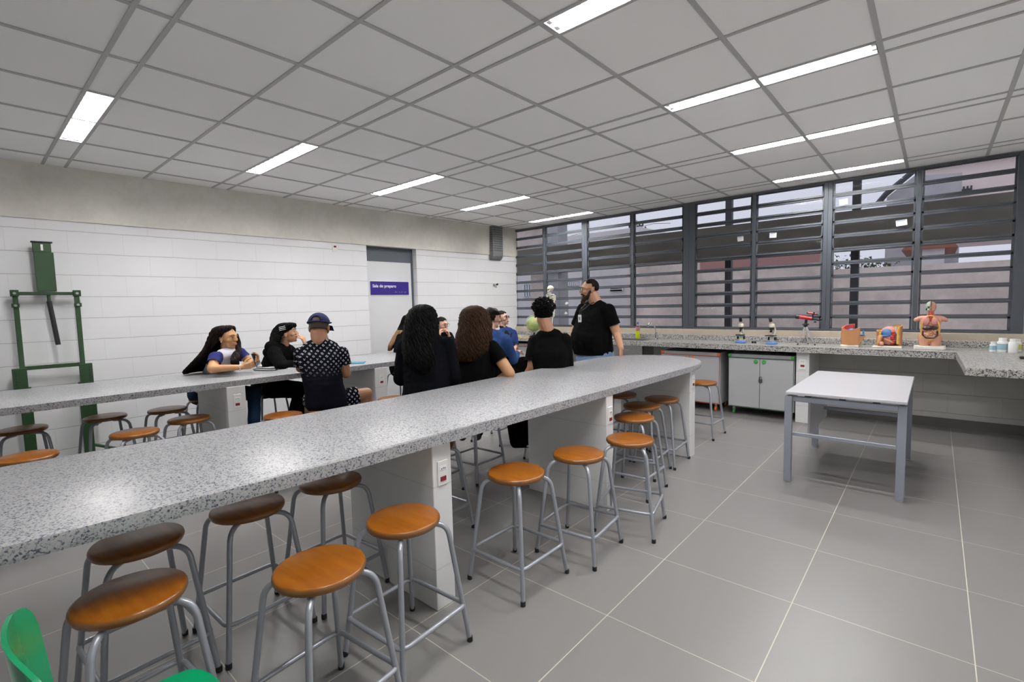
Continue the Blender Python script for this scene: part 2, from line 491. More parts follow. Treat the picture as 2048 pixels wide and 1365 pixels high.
# window wall
bm = NB()
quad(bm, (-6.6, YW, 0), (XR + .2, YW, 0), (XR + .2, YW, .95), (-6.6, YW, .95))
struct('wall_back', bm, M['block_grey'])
bm = NB(); box(bm, -6.2, XR + .2, YW - .03, YW + .22, .93, 1.03, .004); struct('trim_2', bm, M['sill'])['label'] = 'beige concrete window sill above the counter'
bm = NB(); box(bm, -6.1, XR + .1, YW - .013, YW + .02, 0, .10); struct('baseboard_back', bm, M['skirt'])
bm = NB(); quad(bm, (XR, YB, 0), (XR, YB, ZC), (XR, 7.1, ZC), (XR, 7.1, 0)); struct('wall_right', bm, M['white'])
bm = NB(); quad(bm, (-6.6, YB, 0), (-6.6, YB, ZC), (XR, YB, ZC), (XR, YB, 0)); struct('wall_front', bm, M['white'])
# right-hand jamb of the window wall and slab edge over the windows
bm = NB(); box(bm, .672, XR + .2, YW + .001, YW + .25, .9, ZC + .1); struct('wall_right_pier', bm, M['white'])
bm = NB(); box(bm, -6.6, -6.155, YW + .001, YW + .25, 0, ZC + .1); struct('wall_left_pier', bm, M['block'])
bm = NB(); box(bm, -6.6, XR + .2, YW + .02, YW + .25, 2.832, ZC + .35); struct('trim_3', bm, M['concrete'])['label'] = 'slab edge over the windows'

# four steel louvre windows, two columns of eleven pivoting panes each
WZ0, WZ1, NR = 1.03, 2.83, 11
WIN = [(-6.145, -5.305, -4.455), (-4.455, -3.59, -2.70), (-2.70, -1.84, -1.015), (-1.015, -.175, .665)]
PITCH = (WZ1 - WZ0 - .03) / NR
for i, (a, m_, b) in enumerate(WIN):
    root = bpy.data.objects.new('window_%d' % (i + 1), None); C.objects.link(root); root['kind'] = 'structure'
    root.location = (a, YW, WZ0)
    w = b - a; mid = m_ - a; H = WZ1 - WZ0
    lw = .05 if i == 0 else (.085 if i == 2 else .045)
    rw = .085 if i == 1 else (.09 if i == 3 else .045)
    bm = NB()
    box(bm, 0, lw, .0, .07, 0, H, .003); box(bm, w - rw, w, .0, .07, 0, H, .003)
    box(bm, lw, w - rw, .0, .06, 0, .028, .002); box(bm, lw, w - rw, .0, .06, H - .03, H, .002)
    box(bm, mid - .022, mid + .022, .004, .06, .028, H - .03, .002)
    if i == 0: box(bm, -.075, .001, -.004, .066, -.0, 1.27, .003)
    obj('window_frame', bm, M['steel_frame'], root)
    for ci, (x0, x1) in enumerate(((lw, mid - .022), (mid + .022, w - rw))):
        fb, gb = NB(), NB()
        for r in range(NR):
            z0 = .015 + r * PITCH; z1 = z0 + PITCH
            tilt = 0.0
            if i == 2: tilt = math.radians([0, 9, 10, 9, 2, 6, 7, 0, 5, 8, 8][r])
            elif i == 3: tilt = math.radians([0, 3, 2, 2, 0, 2, 0, 1, 0, 2, 1][r])
            T = Matrix.Translation((0, .03, (z0 + z1) / 2)) @ Matrix.Rotation(-tilt, 4, 'X')
            h = PITCH / 2 - .0008; s = .0215
            for q in ((x0 + .003, x1 - .003, -.012, .012, h - s, h), (x0 + .003, x1 - .003, -.012, .012, -h, -h + s), (x0 + .003, x0 + .022, -.012, .012, -h, h), (x1 - .022, x1 - .003, -.012, .012, -h, h)):
                box(fb, *q, M=T)
            box(gb, x0 + .02, x1 - .02, -.002, .002, -h + s - .002, h - s + .002, M=T)
            # pivot lugs
            for xx in (x0 + .004, x1 - .012): box(fb, xx, xx + .008, -.022, -.01, -.03, .03, M=T)
        so = obj('sash', fb, M['steel_frame'], root)
        obj('pane', gb, M['glass'], so)
# notices stuck on the panes
M['note_blue'] = mat('blue_print_on_label', (.10, .20, .45), .8)
for n, (px_, py_, w, h, rot, lab) in enumerate([(1481, 478, .075, .062, -2, 'leftmost small white paper label stuck on the window pane'), (1546, 471, .08, .062, 3, 'white paper label on the pane right of the leftmost one'), (1687, 404, .085, .065, -4, 'white label stuck high on the pane against the sky'), (1803, 446, .098, .062, -5, 'white paper label with blue header on the right window')]):
    p = on_y(px_, py_, YW - .012)
    lb = thing('pane_label', lab, 'label', (p.x, p.y, p.z), 0, 'labels on the window panes')
    R = Matrix.Rotation(math.radians(rot), 4, 'Y')
    bm = NB(); box(bm, -w / 2, w / 2, -.0008, .0008, -h / 2, h / 2, M=R); obj('paper_sheet', bm, M['paper'], lb)
    bm = NB()
    for k in range(4): box(bm, -w * .42, w * (.1 + .08 * (k % 3)), -.0016, -.0009, h * (.22 - .15 * k), h * (.25 - .15 * k), M=R)
    obj('printed_lines', bm, M['ink'], lb)
    bm = NB(); box(bm, -w * .42, w * .36, -.0016, -.0009, h * .33, h * .43, M=R); obj('header_print', bm, M['note_blue'], lb)
for px_, py_, lab in ((1133, 607, 'upper torn white sticker remnant on the pane behind the teacher'), (1132, 627, 'lower torn white sticker remnant on the pane behind the teacher')):
    p = on_y(px_, py_, YW - .012); bm = NB(); random.seed(px_)
    pts = [(math.cos(t) * .045 * random.uniform(.5, 1.1), math.sin(t) * .028 * random.uniform(.5, 1.1)) for t in [k * 2 * PI / 11 for k in range(11)]]
    prism(bm, pts, -.0006, .0006, M=Matrix.Rotation(PI / 2, 4, 'X'))
    tag(obj('torn_sticker', bm, M['paper'], loc=p), lab, 'sticker', 'torn stickers on the pane')

# ceiling lamps with aluminium louvres
def make_lamp():
    L, Wd = 1.25, .150; x0, x1, y0, y1 = .012, L - .012, -.070, .070
    root = thing('ceiling_lamp', 'lamp', 'ceiling lamp', (0, 0, ZC), 0, 'recessed fluorescent ceiling lamps')
    bm = NB()
    z = .07
    quad(bm, (x0, y0, z), (x1, y0, z), (x1, y1, z), (x0, y1, z))
    quad(bm, (x0, y0, 0), (x0, y0, z), (x0, y1, z), (x0, y1, 0)); quad(bm, (x1, y0, 0), (x1, y1, 0), (x1, y1, z), (x1, y0, z))
    quad(bm, (x0, y0, 0), (x1, y0, 0), (x1, y0, z), (x0, y0, z)); quad(bm, (x0, y1, 0), (x0, y1, z), (x1, y1, z), (x1, y1, 0))
    obj('housing', bm, M['lampwhite'], root)
    bm = NB()
    for a, b, c, d in ((0, L, -.078, y0), (0, L, y1, .078), (0, x0, y0, y1), (x1, L, y0, y1)): box(bm, a, b, c, d, -.004, .004)
    obj('rim', bm, M['lampwhite'], root)
    bm = NB()
    for k in range(13):
        xx = x0 + .006 + k * (x1 - x0 - .012) / 12
        vs = [bm.verts.new(p) for p in ((xx, y0, -.006), (xx, y1, -.006), (xx + .004, y1, .014), (xx + .004, y0, .014), (xx - .004, y1, .014), (xx - .004, y0, .014))]
        bm.faces.new((vs[0], vs[1], vs[2], vs[3])); bm.faces.new((vs[1], vs[0], vs[5], vs[4]))
    for s in (-1, 0, 1):
        yy = s * .068
        box(bm, x0, x1, yy - .002, yy + .002, -.006, .006)
    obj('louvre', bm, M['blade'], root)
    for s in (-1, 1):
        bm = NB(); tube(bm, [(x0 + .03, s * .034, .018), (x1 - .03, s * .034, .018)], .0125, 8)
        tb = obj('tube', bm, M['tube'], root)
        for xa in (x0, x1 - .03):
            bm = NB(); box(bm, xa, xa + .03, s * .034 - .016, s * .034 + .016, .004, .07); obj('lamp_holder', bm, M['lampwhite'], tb)
    return root
lamp = make_lamp()
first = True
ordl = ['nearest the camera', 'second from the camera', 'third from the camera', 'fourth from the camera', 'farthest, next to the windows']
for r, (a, b) in enumerate(LAMPX):
    for k, (c, d) in enumerate(STRIPS):
        side = 'row by the left wall' if r == 0 else 'right-hand row'
        lab = 'glowing ceiling lamp in the %s, %s' % (side, ordl[k])
        if r == 1 and k == 0: lab = 'ceiling lamp of the right-hand row, overhead beyond the top of the frame'
        loc = (a, (c + d) / 2, ZC)
        if first: lamp.location = loc; lamp['label'] = lab; first = False
        else: dup(lamp, loc, 0, lab)

# ------------------------------------------------------------------ outdoors
bm = NB(); quad(bm, (-40, 7.25, -.05), (30, 7.25, -.05), (30, 60, -.05), (-40, 60, -.05))
M['ground'] = concrete('outdoor_paving', (.5, .49, .47), (.4, .39, .37))
g = struct('ground_outdoor', bm, M['ground'])
YBM = 8.35
z1 = on_y(1650, 428, YBM).z; z0 = on_y(1650, 505, YBM).z
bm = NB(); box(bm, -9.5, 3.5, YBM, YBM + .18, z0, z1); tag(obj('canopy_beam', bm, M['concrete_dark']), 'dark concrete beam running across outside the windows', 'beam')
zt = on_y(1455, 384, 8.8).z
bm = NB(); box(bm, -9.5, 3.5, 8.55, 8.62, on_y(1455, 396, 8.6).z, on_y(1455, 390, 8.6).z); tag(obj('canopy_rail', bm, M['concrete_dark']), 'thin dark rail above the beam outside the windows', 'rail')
ZR = on_y(1455, 392, 8.4).z + .12
for px_, lab in ((1457, 'dark steel post outside, behind the middle window'), (1708, 'dark steel post outside, behind the right window')):
    p = on_y(px_, 600, YBM + .30)
    t = thing('canopy_post', lab, 'post', (p.x, p.y, -.05), 0, 'steel posts outside')
    bm = NB(); box(bm, -.05, .05, -.05, .05, .02, ZR + .05, .004); obj('post_shaft', bm, M['steel_dark'], t)
    bm = NB(); box(bm, -.10, .10, -.10, .10, 0, .02); obj('base_plate', bm, M['steel_dark'], t)
M['column'] = concrete('grey_column_concrete', (.55, .55, .57), (.42, .42, .44))
p = on_y(1098, 600, 8.45); p2 = on_y(1121, 600, 8.45)
bm = NB(); box(bm, p.x, p2.x, 8.4, 8.75, -.05, ZR + .02, .01); tag(obj('concrete_column', bm, M['column']), 'grey concrete column outside, behind the skeleton model', 'column')
p3 = on_y(1065, 600, 8.9); p4 = on_y(1097, 600, 8.9)
bm = NB(); box(bm, p3.x, p4.x, 8.85, 9.0, -.05, ZR + .02); tag(obj('outdoor_wall_panel', bm, M['concrete_out']), 'tan wall strip outside, left of the concrete column', 'wall')
pa = on_y(985, 430, 8.7); pb = on_y(1090, 430, 8.7)
bm = NB(); box(bm, pa.x, pb.x, 8.7, 8.82, z1 - .02, z1 + 1.6); tag(obj('walkway_end_wall', bm, M['concrete_out']), 'grey wall above the beam outside, at the far left of the windows', 'wall')
# retaining wall
YRW = 12.5
zt = on_y(1800, 532, YRW).z
bm = NB(); box(bm, on_y(1655, 540, YRW).x, 8.0, YRW, YRW + .3, -.05, zt); tag(obj('boundary_wall', bm, M['concrete_out']), 'weathered concrete boundary wall beyond the windows', 'wall')
A = on_y(1255, 540, YRW - .2); B = on_y(1652, 500, YRW - .2)
bm = NB(); box(bm, A.x, B.x, YRW - .2, YRW + .2, -.05, on_y(1505, 500, YRW - .2).z); tag(obj('boundary_wall', bm, M['concrete_out']), 'taller stained concrete wall section outside the middle windows', 'wall')
M['redwash'] = mat('faded_red_paint_band', (.48, .26, .24), .8)
A2 = on_y(1400, 527, YRW - .22); B2 = on_y(1640, 508, YRW - .22)
bm = NB(); box(bm, A2.x, B2.x, YRW - .215, YRW - .201, A2.z - .18, A2.z + .25); tag(obj('painted_band', bm, M['redwash']), 'faded reddish painted band at the top of the concrete wall', 'painted band')
# left building
M['render_grey'] = concrete('pale_grey_render', (.80, .78, .78), (.66, .64, .64), .5)
a = on_y(1000, 600, 13.0); b = on_y(1262, 600, 13.0); top = on_y(1180, 467, 13.0).z
bl = thing('neighbour_building', 'pale grey neighbouring building seen through the left windows', 'building', (0, 0, 0))
bm = NB(); box(bm, a.x - 6, b.x + .3, 13.0, 18, -.05, top); obj('wall', bm, M['render_grey'], bl)
M['winwhite'] = mat('white_window_bars', (.75, .77, .8), .5); M['dim'] = mat('dim_window_glass', (.30, .32, .36), .2)
for (xa, ya, xb, yb) in ((1121, 563, 1162, 574), (1049, 568, 1064, 596), (1222, 576, 1246, 582)):
    A = on_y(xa, ya, 12.99); B = on_y(xb, yb, 12.99)
    bm = NB(); n = 11 if xb - xa > 20 else 3
    for k in range(n + 1):
        xx = A.x + (B.x - A.x) * k / n; box(bm, xx - .02, xx + .02, 12.93, 12.98, B.z, A.z)
    box(bm, A.x, B.x, 12.93, 12.98, A.z - .04, A.z); box(bm, A.x, B.x, 12.93, 12.98, B.z, B.z + .04)
    f = obj('window', bm, M['winwhite'], bl)
    bm = NB(); box(bm, A.x, B.x, 12.985, 12.995, B.z, A.z); obj('pane', bm, M['dim'], f)
# right building, higher
M['pink'] = concrete('pinkish_render', (.92, .80, .75), (.82, .70, .65), .6)
A = on_y(1850, 345, 28); B = on_y(2060, 300, 28)
br = thing('pink_building', 'pinkish building seen through the top of the right window', 'building', (0, 0, 0))
bm = NB(); box(bm, A.x, B.x + 3, 28, 36, on_y(1900, 470, 28).z, A.z + .1); obj('wall', bm, M['pink'], br)
bm = NB(); box(bm, A.x - .3, B.x + 3, 27.7, 36.3, A.z + .1, A.z + .35); obj('roof_edge', bm, M['laminate'], br)
a1 = on_y(1898, 382, 27.9); b1 = on_y(1942, 387, 27.9)
bm = NB(); box(bm, a1.x, b1.x, 27.9, 28.01, b1.z, a1.z)
for k in range(7): box(bm, a1.x + (b1.x - a1.x) * k / 6 - .03, a1.x + (b1.x - a1.x) * k / 6 + .03, 27.86, 27.9, b1.z, a1.z + .1)
obj('vent_grille', bm, M['steel_dark'], br)
# grey gable left of it
bg_ = thing('grey_gable_house', 'grey gabled house left of the pinkish building', 'building', (0, 0, 0))
q = [on_y(1755, 408, 24), on_y(1772, 392, 24), on_y(1828, 348, 24), on_y(1850, 352, 24), on_y(1850, 408, 24)]
bm = NB(); z_low = on_y(1800, 560, 24).z
prism(bm, [(q[1].x, z_low), (q[4].x + 1, z_low), (q[4].x + 1, q[3].z), (q[2].x, q[2].z), (q[1].x, q[1].z)], -27.5, -24.4, M=Matrix.Rotation(PI / 2, 4, 'X'))
obj('wall', bm, M['column'], bg_)
bm = NB(); tube(bm, [q[0], q[1] + Vector((0, -.1, .05)), q[2] + Vector((0, -.1, .1))], .10, 6); obj('roof_edge', bm, M['steel_dark'], bg_)
# house under the beam at the right
hs = thing('white_house', 'small pale house with reddish roof above the boundary wall', 'building', (0, 0, 0))
A = on_y(1836, 500, 20); B = on_y(1888, 535, 20)
bm = NB(); box(bm, A.x, B.x, 20, 23.7, 0, A.z); obj('wall', bm, M['render_grey'], hs)
M['tileroof'] = mat('red_roof_tile', (.34, .14, .10), .8)
bm = NB(); prism(bm, [(A.x - .4, A.z), (B.x + .3, A.z), ((A.x + B.x) / 2, A.z + .9)], -23.9, -19.8, M=Matrix.Rotation(PI / 2, 4, 'X')); obj('roof', bm, M['tileroof'], hs)
# tree above the boundary wall
tr = thing('leafless_tree', 'thin twiggy tree above the boundary wall', 'tree', tuple(on_y(1700, 540, 15).xy) + (0,))
random.seed(11); bm = NB(); fol = NB()
def twig(p, d, L, r, n):
    q = p + d * L
    tube(bm, [p, (p + q) / 2 + Vector((random.uniform(-.05, .05), random.uniform(-.05, .05), 0)) * L, q], [r, r * .85, r * .7], 5)
    if n == 0:
        for _ in range(5):
            c = q + Vector((random.uniform(-.25, .25), random.uniform(-.25, .25), random.uniform(-.2, .2))); s_ = .05
            v = [fol.verts.new(c + Vector((random.uniform(-s_, s_), random.uniform(-s_, s_), random.uniform(-s_, s_)))) for _ in range(4)]
            fol.faces.new(v)
        return
    for _ in range(3):
        twig(q, (d + Vector((random.uniform(-.9, .9), random.uniform(-.9, .9), random.uniform(-.2, .5)))).normalized(), L * .68, r * .6, n - 1)
twig(Vector((0, 0, 0)), Vector((0, 0, 1)), on_y(1700, 532, 15).z - .25, .05, 0)
ZT = on_y(1700, 532, 15).z - .3
for k in range(9): twig(Vector((random.uniform(-.2, .2), 0, ZT)), Vector((random.uniform(-1, 1), random.uniform(-.4, .4), .18)).normalized(), .30, .016, 2)
M['bark'] = mat('dark_bark', (.06, .05, .045), .9); M['leaf'] = mat('dull_green_leaf', (.09, .11, .05), .8)
obj('branches', bm, M['bark'], tr); obj('leaves', fol, M['leaf'], tr)
# utility pole
p = on_y(1272, 460, 26.5)
up = thing('utility_pole', 'utility pole with crossarms against the sky', 'utility pole', (p.x, 26.5, 0))
zz = p.z
bm = NB(); tube(bm, [(0, 0, 0), (0, 0, zz + .55)], .09, 8); obj('pole', bm, M['column'], up)
for k, (z, w) in enumerate(((zz - .05, .62), (zz + .2, .45))):
    bm = NB(); box(bm, -w, w, -.035, .035, z - .035, z + .035); ca = obj('crossarm', bm, M['steel_dark'], up)
    for s in (-.95, -.5, .5, .95):
        bm = NB(); lathe(bm, [(.03, 0), (.06, .03), (.04, .07), (.055, .10), (.02, .14)], 8, (s * w, 0, z + .035)); obj('insulator', bm, M['black'], ca)
bm = NB()
for dz in (0, .25): tube(bm, [(p.x + k * 1.0, 26.68, zz + .25 + dz - .18 * math.sin(PI * ((k + 4) % 5) / 5)) for k in range(-6, 3)], .012, 4)
tag(obj('overhead_cable', bm, M['black']), 'thin overhead cables crossing the sky outside', 'cable')
# ------------------------------------------------------------------ benches
def socket_plate(parent, loc, w=.062, h=.118):
    # plate faces +X
    bm = NB(); x, y, z = loc
    box(bm, x, x + .006, y - w / 2, y + w / 2, z - h / 2, z + h / 2, .002)
    p = obj('socket_plate', bm, M['plate'], parent)
    bm = NB(); box(bm, x + .0055, x + .0095, y - .017, y + .017, z - .038, z - .016, .001); obj('switch', bm, M['red'], p)
    bm = NB(); box(bm, x + .0055, x + .008, y - .02, y + .02, z + .012, z + .034, .001)
    sk = obj('socket', bm, M['white'], p)
    bm = NB()
    for dy in (-.010, 0, .010): ball(bm, (x + .0085, y + dy, z + .023 - abs(dy) * .2), (.002, .003, .003), su=8, sv=6)
    obj('socket_holes', bm, M['black'], p)
def bench(name, label, poly, zt, zb, pillars, plates):
    t = thing(name, label, 'lab bench')
    bm = NB(); prism(bm, poly, zb, zt, .014, 3)
    obj('worktop', bm, M['granite'], t, smooth=40)
    for (x0, x1, y0, y1) in pillars:
        bm = NB(); box(bm, x0, x1, y0, y1, 0, zb + .001, .003); obj('pillar', bm, M['tile_white'], t)
    for (x, y, z) in plates: socket_plate(t, (x, y, z))
    return t
poly = [(-1.80, -1.6), (-1.795, -.2), (-1.715, 1.0), (-1.685, 2.0), (-1.655, 3.2), (-1.625, 4.25)]
for k in range(1, 14):
    a = PI * k / 14; ca, sa = math.cos(a), math.sin(a)
    poly.append((-2.17 + .545 * abs(ca) ** .8 * (1 if ca > 0 else -1), 4.25 + .78 * sa ** .8))
poly += [(-2.72, 4.2), (-2.69, 2.9), (-2.66, 1.8), (-2.68, .8), (-2.77, -.2), (-2.77, -1.6)]
bench('granite_lab_bench', 'long grey granite bench with rounded end in the foreground', poly, .855, .806,
      [(-2.47, -1.755, -.13, -.01), (-2.47, -1.735, 1.405, 1.52), (-2.36, -1.665, 2.865, 2.955), (-2.36, -1.66, 4.345, 4.465)],
      [(-1.735, 1.463, .66), (-1.665, 2.91, .67), (-1.66, 4.41, .70)])
poly = [(-4.52, -1.2), (-4.50, .6), (-4.45, 1.8), (-4.44, 3.4), (-4.44, 4.45)]
for k in range(1, 12):
    a = PI * k / 12; ca, sa = math.cos(a), math.sin(a)
    poly.append((-4.92 + .48 * ca, 4.45 + .5 * sa))
poly += [(-5.40, 4.45), (-5.41, 1.5), (-5.56, .2), (-5.56, -1.2)]
bench('granite_lab_bench', 'second grey granite bench parallel to the white block wall', poly, .855, .806,
      [(-5.22, -4.49, -.06, .08), (-5.22, -4.455, 1.455, 1.60), (-5.22, -4.435, 2.87, 3.02), (-5.22, -4.455, 4.2, 4.34)],
      [(-4.455, 1.53, .68), (-4.435, 2.945, .68)])

# ------------------------------------------------------------------ stools
SEAT_Z = .575
def make_stool():
    t = thing('stool', 'stool', 'stool')
    bm = NB()
    lathe(bm, [(.0, SEAT_Z - .030), (.13, SEAT_Z - .030), (.146, SEAT_Z - .027), (.1505, SEAT_Z - .018), (.1505, SEAT_Z - .010), (.147, SEAT_Z - .003), (.140, SEAT_Z), (0, SEAT_Z)], 40)
    bm.normal_update()
    for f in bm.faces:
        if f.normal.z < .55: f.material_index = 1
    obj('seat', bm, None, t, smooth=50, mats=[M['wood'], M['wood_edge']])
    for k in range(4):
        a = PI / 4 + k * PI / 2; d = Vector((math.cos(a), math.sin(a), 0))
        bm = NB()
        pts = bend([d * .06 + Vector((0, 0, SEAT_Z - .041)), d * .178 + Vector((0, 0, SEAT_Z - .041)), d * .258 + Vector((0, 0, .012))], .075, 7)
        tube(bm, pts, .0108, 12)
        lg = obj('leg', bm, M['stool_metal'], t, smooth=60)
        bm = NB(); lathe(bm, [(.010, 0), (.0125, .002), (.0125, .022), (.0108, .024)], 12, d * .2595); obj('rubber_foot', bm, M['rubber'], lg)
    s, z, c = .175, .168, .035
    pts = []
    for k in range(4):
        a = PI / 4 + k * PI / 2; cx, cy = s * math.sqrt(2) * math.cos(a), s * math.sqrt(2) * math.sin(a)
        ux, uy = math.copysign(1, cx), math.copysign(1, cy); ccx, ccy = cx - ux * c, cy - uy * c
        for j in range(6):
            b = a - PI / 4 + j * PI / 10
            pts.append((ccx + c * math.cos(b), ccy + c * math.sin(b), z))
    bm = NB(); tube(bm, pts, .0095, 10, closed=True); obj('foot_ring', bm, M['stool_metal'], t, smooth=60)
    bm = NB(); lathe(bm, [(.05, SEAT_Z - .034), (.09, SEAT_Z - .034), (.09, SEAT_Z - .030), (.05, SEAT_Z - .030)], 20); obj('seat_plate', bm, M['stool_metal'], t)
    return t
stool0 = make_stool(); used = [False]
def stool(x, y, rot, label, group='round wooden lab stools'):
    if not used[0]:
        stool0.location = (x, y, 0); stool0.rotation_euler = (0, 0, math.radians(rot)); stool0['label'] = label; stool0['group'] = group; used[0] = True
        return stool0
    return dup(stool0, (x, y, 0), math.radians(rot), label, group)
ST = [
 (-1.87, .300, 4, 'large foreground stool beside the green chair, seat shading from brown to orange'),
 (-2.30, .405, 3, 'brown stool half under the bench, directly behind the foreground stool by the green chair'),
 (-2.30, .805, 2, 'brown stool under the foreground bench, second from the left along it'),
 (-1.555, .758, 6, 'orange stool in front of the bench, second nearest the camera'),
 (-2.305, 1.205, 4, 'brown stool under the bench just left of the nearest white pillar'),
 (-1.64, 1.165, 4, 'orange stool standing against the nearest white pillar'),
 (-1.63, 1.875, 0, 'orange stool between the first and second white pillars, nearer the first'),
 (-1.545, 2.335, 6, 'orange stool just before the second white pillar of the foreground bench'),
 (-1.45, 2.785, 14, 'light orange stool beside the second white pillar, farthest out from the bench'),
 (-1.71, 3.35, 3, 'orange stool half hidden by the second pillar, in front of the brown stools'),
 (-1.85, 3.76, 4, 'brown stool in the dark between the second and third pillars, lower one'),
 (-1.83, 4.12, 3, 'brown stool against the third pillar, under the bench end'),
 (-2.24, 4.12, 6, 'brown stool deepest under the bench behind the second pillar'),
 (-1.86, 5.20, 0, 'orange stool past the rounded end of the bench, before the orange cabinet'),
 (-4.25, .235, 3, 'orange stool at the left edge of the photo behind the foreground bench'),
 (-5.33, .285, 2, 'brown stool at the left photo edge in front of the green machine'),
 (-5.34, .790, 5, 'brown stool by the block wall, right of the green machine'),
 (-5.24, 1.215, 3, 'brown stool by the block wall, left of the girl with the phone'),
 (-4.43, .815, 8, 'brown stool on the near side of the far bench, left one of a pair'),
 (-4.62, 1.215, 6, 'brown stool just left of the far bench pillar'),
 (-4.08, 1.745, 4, 'orange stool left of the boy in the cap'),
 (-3.90, 2.715, 5, 'orange stool right of the boy in the cap, before the far pillar'),
 (-5.60, 1.76, 4, 'stool under the girl with the phone'),
 (-5.36, 2.42, 4, 'stool under the girl in the black hoodie'),
 (-3.80, 2.20, 5, 'stool under the boy in the cap, seen between his legs'),
 (-2.86, 2.76, 2, 'stool under the woman with curly brown hair, legs seen below the bench'),
 (-2.40, 1.93, 3, 'stool tucked behind the nearest white pillar'),
 (-3.10, 2.25, 8, 'stool under the woman with long black hair'),
 (-3.62, 4.05, 8, 'stool under the woman in the denim jacket'),
 (-5.62, 3.62, 4, 'stool under the girl with blond hair tips'),
 (-5.62, 4.42, 4, 'stool under the girl with glasses at the block wall'),
 (-2.78, 3.55, 10, 'stool under the boy with short curly black hair'),
 (-5.10, 5.78, 4, 'stool under the girl in the blue shirt by the window corner'),
]
SITS = {}
for s in ST:
    o_ = stool(*s)
    if s[3].startswith('stool under'): SITS[s[3]] = o_

# green plastic chair, lower left corner
gc = thing('plastic_chair', 'glossy green plastic chair cut off by the lower left corner', 'chair', (-1.31, .20, 0)); gc.scale = (1, 1, 1.04)
bm = NB()
def pad(bm, nx, ny, f, th):
    P = [[f(i / nx, j / ny) for j in range(ny + 1)] for i in range(nx + 1)]
    V = [[bm.verts.new(p) for p in row] for row in P]
    for i in range(nx):
        for j in range(ny): bm.faces.new((V[i][j], V[i + 1][j], V[i + 1][j + 1], V[i][j + 1]))
    bmesh.ops.recalc_face_normals(bm, faces=bm.faces)
    bmesh.ops.solidify(bm, geom=list(bm.faces), thickness=th)
def rr(u, v, w, d, n=5):
    # square -> rounded square
    a, b = 2 * u - 1, 2 * v - 1
    m = max(abs(a), abs(b))
    if m < 1e-6: return 0, 0
    L = (abs(a / m) ** n + abs(b / m) ** n) ** (1 / n)
    return a / L * w, b / L * d
def seatf(u, v):
    x, y = rr(u, v, .205, .205); return (x, y, .455 - .018 * max(0, 1 - (x / .2) ** 2) * (1 - y * 2) + (.02 * -(max(0, y - .14) / .06) ** 2))
pad(bm, 16, 16, seatf, .008); obj('seat', bm, M['green_chair'], gc, smooth=60)
bm = NB()
def backf(u, v):
    x, z = rr(u, v, .205, .155, 4); return (x, -.155 - (z + .155) * .10 + .045 * (x / .2) ** 2, .645 + z)
pad(bm, 16, 12, backf, .008); obj('backrest', bm, M['green_chair'], gc, smooth=60)
for sx in (-1, 1):
    bm = NB(); tube(bm, bend([(sx * .165, .15, .435), (sx * .19, .20, .005)], .02), .011, 10); obj('leg', bm, M['stool_metal'], gc)
    bm = NB(); tube(bm, bend([(sx * .165, .15, .432), (sx * .165, -.165, .432), (sx * .16, -.19, .60)], .05), .011, 10); obj('back_rail', bm, M['stool_metal'], gc)
    bm = NB(); tube(bm, [(sx * .165, -.12, .432), (sx * .19, -.20, .005)], .011, 10); obj('leg', bm, M['stool_metal'], gc)

# ------------------------------------------------------------------ white table
tt = thing('work_table', 'white-topped table with grey steel frame standing alone on the right', 'table', (-.495, 4.2, 0))
bm = NB(); box(bm, -.365, .372, -.005, 1.36, .700, .722, .003); obj('tabletop', bm, M['laminate'], tt)
for nm, x, y in (('l', -.345, .02), ('r', .345, .05), ('l', -.345, 1.18), ('r', .345, 1.21)):
    bm = NB(); box(bm, x - .025, x + .025, y - .02, y + .02, .012, .685, .002); lg = obj('leg', bm, M['table_metal'], tt)
    bm = NB(); lathe(bm, [(.02, 0), (.022, .003), (.022, .012), (.01, .014)], 12, (x, y, 0)); obj('glide_foot', bm, M['alu'], lg)
for y in (.035, 1.195):
    bm = NB(); box(bm, -.32, .32, y - .016, y + .016, .645, .685, .002); obj('top_rail', bm, M['table_metal'], tt)
    bm = NB(); box(bm, -.32, .32, y - .012, y + .012, .375, .403, .002); obj('lower_rail', bm, M['table_metal'], tt)
for x in (-.345, .345):
    bm = NB(); box(bm, x - .016, x + .016, .05, 1.19, .65, .685, .002); obj('side_rail', bm, M['table_metal'], tt)
for x in (-.22, 0, .2):
    bm = NB(); box(bm, x - .02, x + .02, .03, 1.2, .685, .700); obj('spacer', bm, M['steel_dark'], tt)
bm = NB(); box(bm, -.295, -.278, .50, 1.36, .28, .70, .002); obj('side_panel', bm, M['laminate'], tt)

# ------------------------------------------------------------------ counter along the windows
CZ0, CZ1, CY = .822, .885, 6.29
XCL = xl(6.6) + .012
ct = thing('granite_counter', 'L-shaped grey granite counter running under the windows', 'counter')
def with_hole(bm, holes):
    me = bpy.data.meshes.new('tmp'); bm.to_mesh(me); bm.free()
    o = bpy.data.objects.new('tmp', me); C.objects.link(o)
    cb = NB()
    for h in holes: box(cb, *h)
    cme = bpy.data.meshes.new('tmpc'); cb.to_mesh(cme); cb.free(); co = bpy.data.objects.new('tmpc', cme); C.objects.link(co)
    m = o.modifiers.new('b', 'BOOLEAN'); m.object = co; m.operation = 'DIFFERENCE'; m.solver = 'EXACT'
    bpy.context.view_layer.update()
    out = bpy.data.meshes.new_from_object(o.evaluated_get(bpy.context.evaluated_depsgraph_get()))
    bpy.data.objects.remove(o); bpy.data.objects.remove(co)
    return out
bm = NB(); prism(bm, [(XCL, CY), (.17, CY), (.185, 5.02), (XR - .004, 5.02), (XR - .004, YW - .035), (XCL, YW - .035)], CZ0, CZ1, .006, 2)
SINK = (-3.72, -3.12, 6.40, 6.74)
